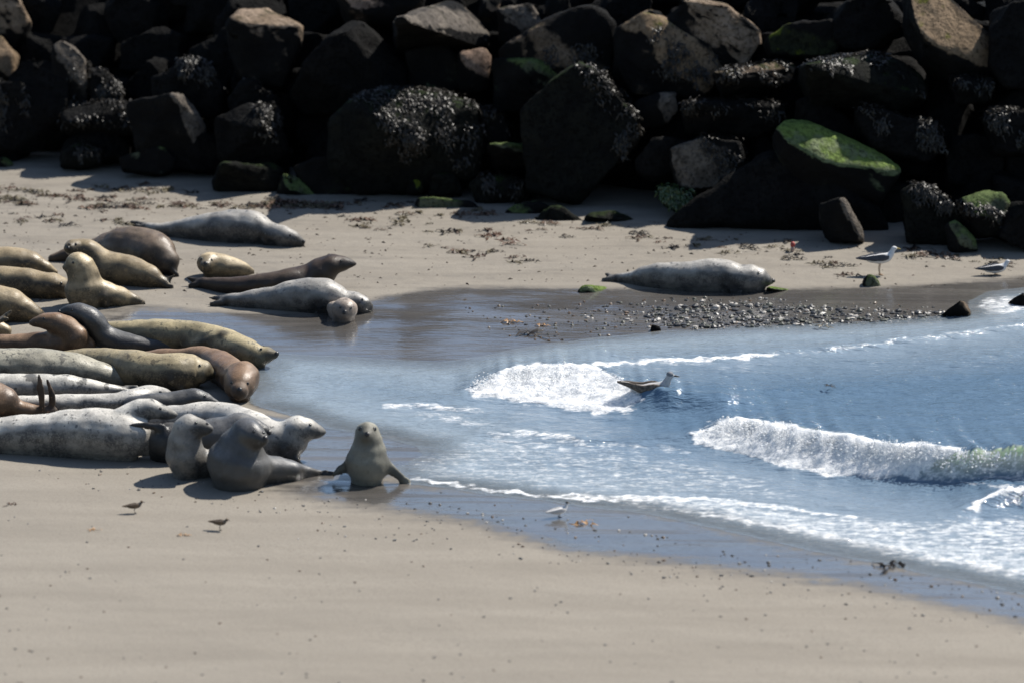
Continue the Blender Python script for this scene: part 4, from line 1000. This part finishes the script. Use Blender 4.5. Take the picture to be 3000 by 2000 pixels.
# ------------------------------------------------------------------ birds
feather = {
    'white': plain('feather_white', (.62, .61, .60), .7, .2, .12, 40), 'slate': plain('feather_slate', (.06, .065, .08), .7, .2, .3, 40),
    'grey': plain('feather_grey', (.20, .21, .23), .7, .2, .3, 40), 'mottle': plain('feather_mottled', (.16, .13, .105), .7, .2, .7, 55),
    'brown': plain('feather_brown', (.17, .12, .08), .7, .2, .55, 80), 'pearl': plain('feather_pearl', (.44, .43, .42), .7, .2, .15, 40), 'black': plain('feather_black', (.008, .008, .008), .6, .3, .2),
}
bill_y = plain('bill_yellow', (.42, .30, .06), .5); bill_k = plain('bill_black', (.015, .015, .015), .5); leg_m = plain('bird_leg', (.30, .20, .12), .6); leg_k = plain('bird_leg_dark', (.03, .03, .03), .6)
def bird(label, cat, base, L, yaw, body='white', wing='grey', bill=bill_y, cap=None, legs=True, leg_h=.28, sit=0., neck=1.0, name='gull', tail_up=0., bill_len=1.0, legmat=None):
    root = bpy.data.objects.new(name, None); COL.objects.link(root)
    root.location = base; root.rotation_euler = (0, 0, yaw); root.empty_display_size = .1
    tag(root, label, cat)
    h = leg_h - sit
    pr = [(-.50, .10 + tail_up, .012, .05), (-.36, .09 + tail_up * .6, .045, .07), (-.18, .07, .095, .105), (.02, .07, .125, .125), (.18, .10, .115, .115), (.27, .17, .08, .08)]
    hd = [(.31, .24 * neck + .01, .06, .06), (.345, .30 * neck + .01, .062, .057), (.39, .305 * neck + .01, .042, .04)]
    bm = bmesh.new()
    pts = [Vector((a, 0, b + h)) * L for a, b, _, _ in pr + hd]
    loft(bm, pts, [c * L for _, _, c, _ in pr + hd], [d * L for _, _, _, d in pr + hd], nseg=14, step=5)
    link('body', remesh(bm, .02 * L, 5, 'body'), feather[body], root)
    hc = Vector((.352, 0, .305 * neck + .01 + h)) * L
    for s in (1, -1):
        bm = bmesh.new()
        w = [Vector((x, s * y, z + h)) * L for x, y, z in ((.20, .095, .115), (.05, .118, .12), (-.15, .105, .11), (-.36, .065, .105 + tail_up * .6), (-.56, .02, .10 + tail_up))]
        loft(bm, w, [k * L for k in (.05, .085, .075, .045, .014)], [k * L for k in (.016, .022, .022, .018, .008)], nseg=10, step=4)
        link('wing', simple_mesh('wing', bm), feather[wing], root)
        bm = bmesh.new(); ball(bm, Vector((.375 * L, s * .047 * L, hc.z + .012 * L)), .0105 * L, seg=8)
        link('eye', simple_mesh('eye', bm), eye_mat, root)
        if legs:
            bm = bmesh.new(); lh = h - .03
            loft(bm, [Vector((.02, s * .05, lh)) * L, Vector((.0, s * .05, lh * .5)) * L, Vector((.02, s * .05, .012)) * L], [.012 * L, .009 * L, .009 * L], [.012 * L, .009 * L, .009 * L], nseg=6, step=2, ref=Vector((1, 0, 0)))
            loft(bm, [Vector((.0, s * .05, .01)) * L, Vector((.09, s * .055, .008)) * L], [.006 * L, .005 * L], [.02 * L, .035 * L], nseg=6, step=2)
            link('leg', simple_mesh('leg', bm), legmat or leg_m, root)
    bm = bmesh.new()
    loft(bm, [hc + Vector((.04, 0, -.005)) * L, hc + Vector((.04 + .06 * bill_len, 0, -.012)) * L, hc + Vector((.04 + .115 * bill_len, 0, -.026)) * L], [.022 * L, .017 * L, .007 * L], [.018 * L, .012 * L, .006 * L], nseg=8, step=3)
    link('bill', simple_mesh('bill', bm), bill, root)
    if cap:
        bm = bmesh.new(); ball(bm, hc + Vector((-.01, 0, .022)) * L, .064 * L, .062 * L, .05 * L, 12)
        link('cap', simple_mesh('cap', bm), feather[cap], root)
    return root
bird('white gull with dark slate wings standing below the rocks', 'gull', gpt(2575, 806), .42, math.radians(8), 'white', 'slate', leg_h=.32)
bird('smaller dark winged gull with a white breast near the right edge', 'gull', gpt(2915, 806), .36, math.radians(10), 'white', 'slate', bill_k, leg_h=.12, sit=.02, neck=.85)
_h = wbv.ray_cast(CAMP, ray(1905, 1136).normalized())[0]
bird('mottled young gull with a grey nape floating behind the left breaking wave', 'gull', _h + Vector((0, .05, 0)), .50, math.radians(4), 'pearl', 'mottle', bill_k, cap='grey', legs=False, leg_h=0, sit=.125, tail_up=.12, neck=1.0)
bird('white tern with a black cap standing in the wet sand below the foam', 'tern', gpt(1637, 1514), .21, math.radians(28), 'white', 'pearl', bill_k, cap='black', leg_h=.16, neck=1.05, name='tern', legmat=leg_k)
bird('small brown shorebird on the foreground sand, left one of the pair', 'shorebird', gpt(394, 1502), .165, math.radians(12), 'mottle', 'brown', bill_k, leg_h=.27, neck=.8, name='shorebird', legmat=leg_k, cap='brown')
bird('small brown shorebird on the foreground sand, right one of the pair', 'shorebird', gpt(644, 1552), .165, math.radians(-14), 'mottle', 'brown', bill_k, leg_h=.29, neck=.75, name='shorebird', legmat=leg_k, cap='brown')

# ------------------------------------------------------------------ single stones on the sand and in the shallows
def stone(label, pts, lit=None, n=SUNNY, mat='dark', thick=.2, **k):
    o = boulder(label, pts, lit, n, mat, thick=thick, amp=.014, **k); o.name = 'stone'; o.data.name = 'stone'; o['category'] = 'stone'; return o
stone('black pointed stone with a yellow green back in the wet sand', [(1682, 864), (1708, 834), (1722, 838), (1748, 862), (1740, 868), (1690, 868)], [(1712, 836), (1780, 836), (1806, 844), (1815, 860), (1748, 864)], (.3, -.3, .9), 'slab')
stone('flat green edged slab by the snout of the right hand seal', [(2245, 846), (2260, 838), (2312, 846), (2312, 858), (2270, 856)], [(2245, 842), (2262, 837), (2318, 847), (2312, 853), (2268, 850)], SUNNY, 'slab', thick=.12)
stone('upright black stone with a pale green right side in front of the standing gull', [(2526, 848), (2532, 815), (2546, 799), (2560, 806), (2588, 848)], [(2556, 800), (2575, 812), (2592, 846), (2566, 848), (2562, 815)], (.7, -.6, .4), 'moss', thick=.16)
stone('dark stone with a brownish crest beside the wash at right', [(2756, 922), (2790, 895), (2815, 880), (2835, 890), (2848, 925), (2800, 932)], [(2810, 882), (2830, 884), (2848, 915), (2838, 920)], SIDE, 'brown', thick=.25)
stone('black stone in the white wash on the right edge', [(2938, 898), (2975, 868), (3010, 852), (3070, 860), (3080, 905), (2960, 905)], None, thick=.3)
stone('round black stone at the water line in the middle', [(1903, 960), (1912, 947), (1932, 946), (1940, 962), (1930, 972), (1908, 972)], None, thick=.1)
stone('dark stone lying alone on the sand below the green stones', [(1270, 694), (1276, 679), (1288, 681), (1292, 698), (1275, 702)], None, thick=.08)
stone('small black stone on the left sand above the tan seals', [(119, 704), (130, 690), (139, 690), (137, 706), (124, 708)], None, thick=.06)
stone('small flat dark stone left of the smaller gull', [(2702, 785), (2712, 777), (2726, 780), (2728, 788), (2710, 790)], None, thick=.08)
stone('low dark stone breaking the water at right', [(2705, 975), (2735, 966), (2750, 972), (2745, 980), (2715, 982)], None, thick=.1)

# ------------------------------------------------------------------ seaweed scraps, floats and pebbles
wrack = [plain('wrack_brown', (.085, .05, .03), .5, .4, .6), plain('wrack_olive', (.10, .08, .04), .5, .4, .6), plain('wrack_rust', (.12, .065, .038), .5, .4, .5), plain('wrack_dark', (.016, .013, .012), .6, .2, .5), plain('wrack_amber', (.36, .20, .08), .5, .4, .4)]
def scrap_mesh(seed, n=9, L=.10, flat=.5):
    r = random.Random(seed); V = []; Fc = []
    for i in range(n):
        a = r.uniform(0, 6.28); p = Vector((r.gauss(0, L * .35), r.gauss(0, L * .22), .004)); d = Vector((math.cos(a), math.sin(a) * .7, 0))
        ln = L * r.uniform(.4, 1); w = L * r.uniform(.05, .12); k = len(V)
        for j in range(4):
            u = j / 3; q = p + d * ln * u; q.z = .004 + flat * L * .45 * math.sin(u * 3.0) * r.uniform(.3, 1)
            d = (d + Vector((r.gauss(0, .3), r.gauss(0, .3), 0))).normalized(); s = Vector((-d.y, d.x, r.gauss(0, .6))) * w * (1.1 - .7 * u)
            V.append(q - s); V.append(q + s)
        for j in range(3): Fc.append((k + 2 * j, k + 2 * j + 1, k + 2 * j + 3, k + 2 * j + 2))
    me = mesh_from('seaweed_scrap', V, Fc); smooth(me); return me
scraps = [[scrap_mesh(s) for s in range(5)] for _ in wrack]
for ms, m in zip(scraps, wrack):
    for q in ms: q.materials.append(m)
def scrap(px, py, size, mi, label, group, z=None):
    p = gpt(px, py)
    if z is not None: p.z = z
    o = bpy.data.objects.new('seaweed_scrap', random.choice(scraps[mi])); COL.objects.link(o)
    o.location = p; o.rotation_euler = (0, 0, random.uniform(-.5, .5)); o.scale = (size, size, size * .9)
    return tag(o, label, 'seaweed', group)
for (px, py, s, mi, lb) in [(1550, 982, 1.6, 3, 'long black strand of kelp at the edge of the wet sand'), (1500, 945, 1.1, 4, 'amber scrap of seaweed on the wet sand above the black strand'), (2415, 976, 1.0, 1, 'olive tuft of seaweed floating near the pebbles'),
                            (2596, 1660, 1.5, 3, 'dark clump of seaweed at the lower edge of the foam'), (1702, 1532, 1.1, 4, 'amber clump of seaweed just right of the tern'), (2430, 1222, .7, 3, 'small dark bit of seaweed floating behind the right breaking wave'), (1590, 955, .8, 4, 'amber scrap lying right of the other amber scrap'),
                            (540, 1568, .6, 4, 'amber leaf shaped scrap below the right shorebird'), (272, 1552, .5, 4, 'amber speck of weed below the left shorebird'), (30, 1476, .6, 2, 'rusty scrap of weed on the sand at the left edge'), (2700, 745, .9, 2, 'rusty scrap right of the standing gull'), (2670, 757, .8, 3, 'dark scrap right of the standing gull')]:
    _z = None
    if lb.find('floating') >= 0:
        _q = wbv.ray_cast(CAMP, ray(px, py).normalized())[0]; _z = _q.z if _q else None
    scrap(px, py, s, mi, lb, None, _z)
WR = [((-60, 560), (420, 590), 14, 26), ((0, 585), (120, 600), 10, 14), ((230, 605), (1000, 605), 9, 70), ((780, 590), (1000, 612), 8, 30), ((150, 545), (560, 560), 12, 18), ((0, 640), (380, 660), 20, 16), ((1000, 590), (1500, 640), 16, 18), ((1000, 650), (1500, 700), 30, 24), ((1500, 660), (2300, 730), 26, 26), ((1250, 725), (1560, 760), 16, 14), ((2250, 735), (2500, 790), 22, 14), ((2620, 735), (2990, 780), 16, 16)]
for a, b, sp, n in WR:
    for _ in range(n):
        u = random.random(); scrap(a[0] + (b[0] - a[0]) * u, a[1] + (b[1] - a[1]) * u + random.gauss(0, sp * .5), random.uniform(.5, 1.5), random.choice((0, 0, 1, 1, 2, 3)),
                                   'small scrap of brown seaweed stranded on the sand at the foot of the rocks', 'seaweed scraps stranded below the rocks')
# fine litter over the upper beach, far too small to pick apart
V = []; Fc = []
for _ in range(2600):
    x, y = random.uniform(-80, 3050), random.triangular(500, 900, 600)
    lim = float(np.interp(x, [p_[0] for p_ in BASE], [p_[1] for p_ in BASE])) + 8
    if y < lim or (x > 2300 and y > 850) or (x > 1250 and y > 880): continue
    if perlin([x / 160], [y / 26], 91)[0] + random.gauss(0, .25) < -.05: continue
    q = gpt(x, y); r = random.choice((.006, .008, .011, .016)) * random.uniform(.7, 1.3); a = random.uniform(0, 3.14); k = len(V)
    dx, dy = math.cos(a) * r * 1.8, math.sin(a) * r * 1.8
    V += [(q.x - dx, q.y - dy, q.z), (q.x + dy * .4, q.y - dx * .4, q.z + .001), (q.x + dx, q.y + dy, q.z), (q.x - dy * .4, q.y + dx * .4, q.z + .001), (q.x, q.y, q.z + r * .8)]
    Fc += [(k, k + 1, k + 4), (k + 1, k + 2, k + 4), (k + 2, k + 3, k + 4), (k + 3, k, k + 4)]
me = mesh_from('seaweed_litter', V, Fc)
tag(link('seaweed_litter', me, plain('litter', (.085, .062, .045), .7, .2, .6, 8)), 'fine brown seaweed litter speckling the upper beach', 'seaweed', kind='stuff')
# the small red and pale thing standing on the sand by the rocks
p = gpt(2322, 738); root = bpy.data.objects.new('fishing_float', None); COL.objects.link(root); root.location = p
tag(root, 'small red and pale float standing upright on the sand below the rocks', 'float')
bm = bmesh.new(); ball(bm, Vector((0, 0, .075)), .026, .026, .032, 10); link('float_top', simple_mesh('float_top', bm), plain('float_red', (.38, .06, .05), .5), root)
bm = bmesh.new(); ball(bm, Vector((0, 0, .032)), .022, .022, .034, 10); link('float_foot', simple_mesh('float_foot', bm), plain('float_pale', (.45, .33, .28), .5), root)

peb_m = [plain('pebble_slate', (.022, .024, .028), .5, .5, .4), plain('pebble_grey', (.075, .077, .075), .45, .45, .4), plain('pebble_olive', (.05, .054, .04), .55, .5, .4), plain('pebble_pale', (.40, .37, .33), .5, .4, .3), plain('pebble_brown', (.12, .075, .045), .45, .4, .4)]
def pebble_mesh(seed):
    bm = bmesh.new(); bmesh.ops.create_icosphere(bm, subdivisions=1, radius=1); r = random.Random(seed)
    for v in bm.verts: v.co = Vector((v.co.x * r.uniform(.7, 1.4), v.co.y * r.uniform(.6, 1.1), v.co.z * r.uniform(.4, .75)))
    me = bpy.data.meshes.new('pebble'); bm.to_mesh(me); bm.free(); return me
pebs = [[pebble_mesh(i + 10 * j) for i in range(4)] for j in range(5)]
for ms, m in zip(pebs, peb_m):
    for q in ms: q.materials.append(m)
BED = [(1880, 915), (2000, 895), (2150, 888), (2400, 900), (2700, 915), (2980, 928), (2700, 944), (2450, 955), (2100, 962), (1980, 960), (1900, 940)]
LOOSE = [(1640, 915), (1850, 880), (2150, 870), (2500, 885), (2990, 915), (2990, 940), (2700, 955), (2300, 968), (2000, 972), (1800, 965), (1700, 945)]
SCAT = [(1350, 900), (1700, 880), (1900, 880), (1850, 975), (1600, 1005), (1400, 970)]
cand = []
def rnd_in(poly):
    xs_ = [a for a, _ in poly]; ys_ = [b for _, b in poly]
    while True:
        x = random.uniform(min(xs_), max(xs_)); y = random.uniform(min(ys_), max(ys_))
        if inpoly(x, y, poly): return x, y
BEDL = ('dark pebble in the pebble bed at the edge of the far water', 'pebbles of the bed beside the water')
SCL = ('small stone scattered on the wet sand left of the pebble bed', 'stones scattered on the wet sand')
FGL = ('small dark pebble lying on the smooth foreground sand', 'pebbles dotted over the foreground sand')
for _ in range(1000): cand.append((*rnd_in(BED), random.choice((.008, .010, .013, .018, .024, .036)) * random.uniform(.8, 1.2), random.choice((0, 0, 0, 0, 0, 1, 2, 2, 3)), BEDL))
for _ in range(420): cand.append((*rnd_in(LOOSE), random.choice((.008, .010, .013, .016, .022)) * random.uniform(.8, 1.2), random.choice((0, 0, 0, 1, 2, 4, 3)), BEDL))
for _ in range(110): cand.append((*rnd_in(SCAT), random.uniform(.008, .02), random.choice((0, 0, 2, 4, 4)), SCL))
DRIFT = [(1250, 1470), (1700, 1540), (2300, 1610), (3000, 1740), (3000, 1860), (2400, 1760), (1900, 1700), (1500, 1640), (1000, 1570), (700, 1500), (300, 1440), (60, 1370), (350, 1370), (800, 1440)]
for _ in range(330): cand.append((*rnd_in(DRIFT), random.choice((.006, .008, .009, .011, .015)) * random.uniform(.8, 1.2), random.choice((0, 0, 0, 0, 1, 4, 3)), FGL))
for _ in range(190): cand.append((random.uniform(-50, 3050), 1400 + 620 * random.random() ** .8, random.uniform(.006, .013), random.choice((0, 1, 1, 4)), FGL))
cand = [(gpt(c[0], c[1]),) + c[2:] for c in cand if c[1] > 1360 + .04 * c[0] or c[4] is not FGL]
cand.sort(key=lambda c: -c[1])
V = []; Fc = []; MI = []
seen = {}
for c in cand:
    k = id(c[3]); lim = {id(BEDL): 150, id(SCL): 60, id(FGL): 300}[k] if False else 300
    p, r, mi, lb = c
    me = random.choice(pebs[mi])
    if sum(seen.values()) < 300 or (lb is not BEDL and seen.get(lb, 0) < 300 and lb is FGL and sum(seen.values()) < 300):
        seen[lb] = seen.get(lb, 0) + 1
        o = bpy.data.objects.new('pebble', me); COL.objects.link(o); o.location = p + Vector((0, 0, r * .12)); o.scale = (r, r, r); o.rotation_euler = (0, 0, random.uniform(0, 6.28))
        tag(o, lb[0], 'pebble', lb[1])
    else:
        k = len(V); a = random.uniform(0, 6.28)
        for v in me.vertices: V.append((p.x + r * (v.co.x * math.cos(a) - v.co.y * math.sin(a)), p.y + r * (v.co.x * math.sin(a) + v.co.y * math.cos(a)), p.z + r * (v.co.z + .12)))
        for f in me.polygons: Fc.append(tuple(k + i for i in f.vertices)); MI.append(mi)
me = mesh_from('shingle', V, Fc)
for m in peb_m: me.materials.append(m)
me.polygons.foreach_set('material_index', MI)
o = bpy.data.objects.new('shingle', me); COL.objects.link(o)
tag(o, 'fine dark shingle and grit strewn along the water and over the sand', 'shingle', kind='stuff')
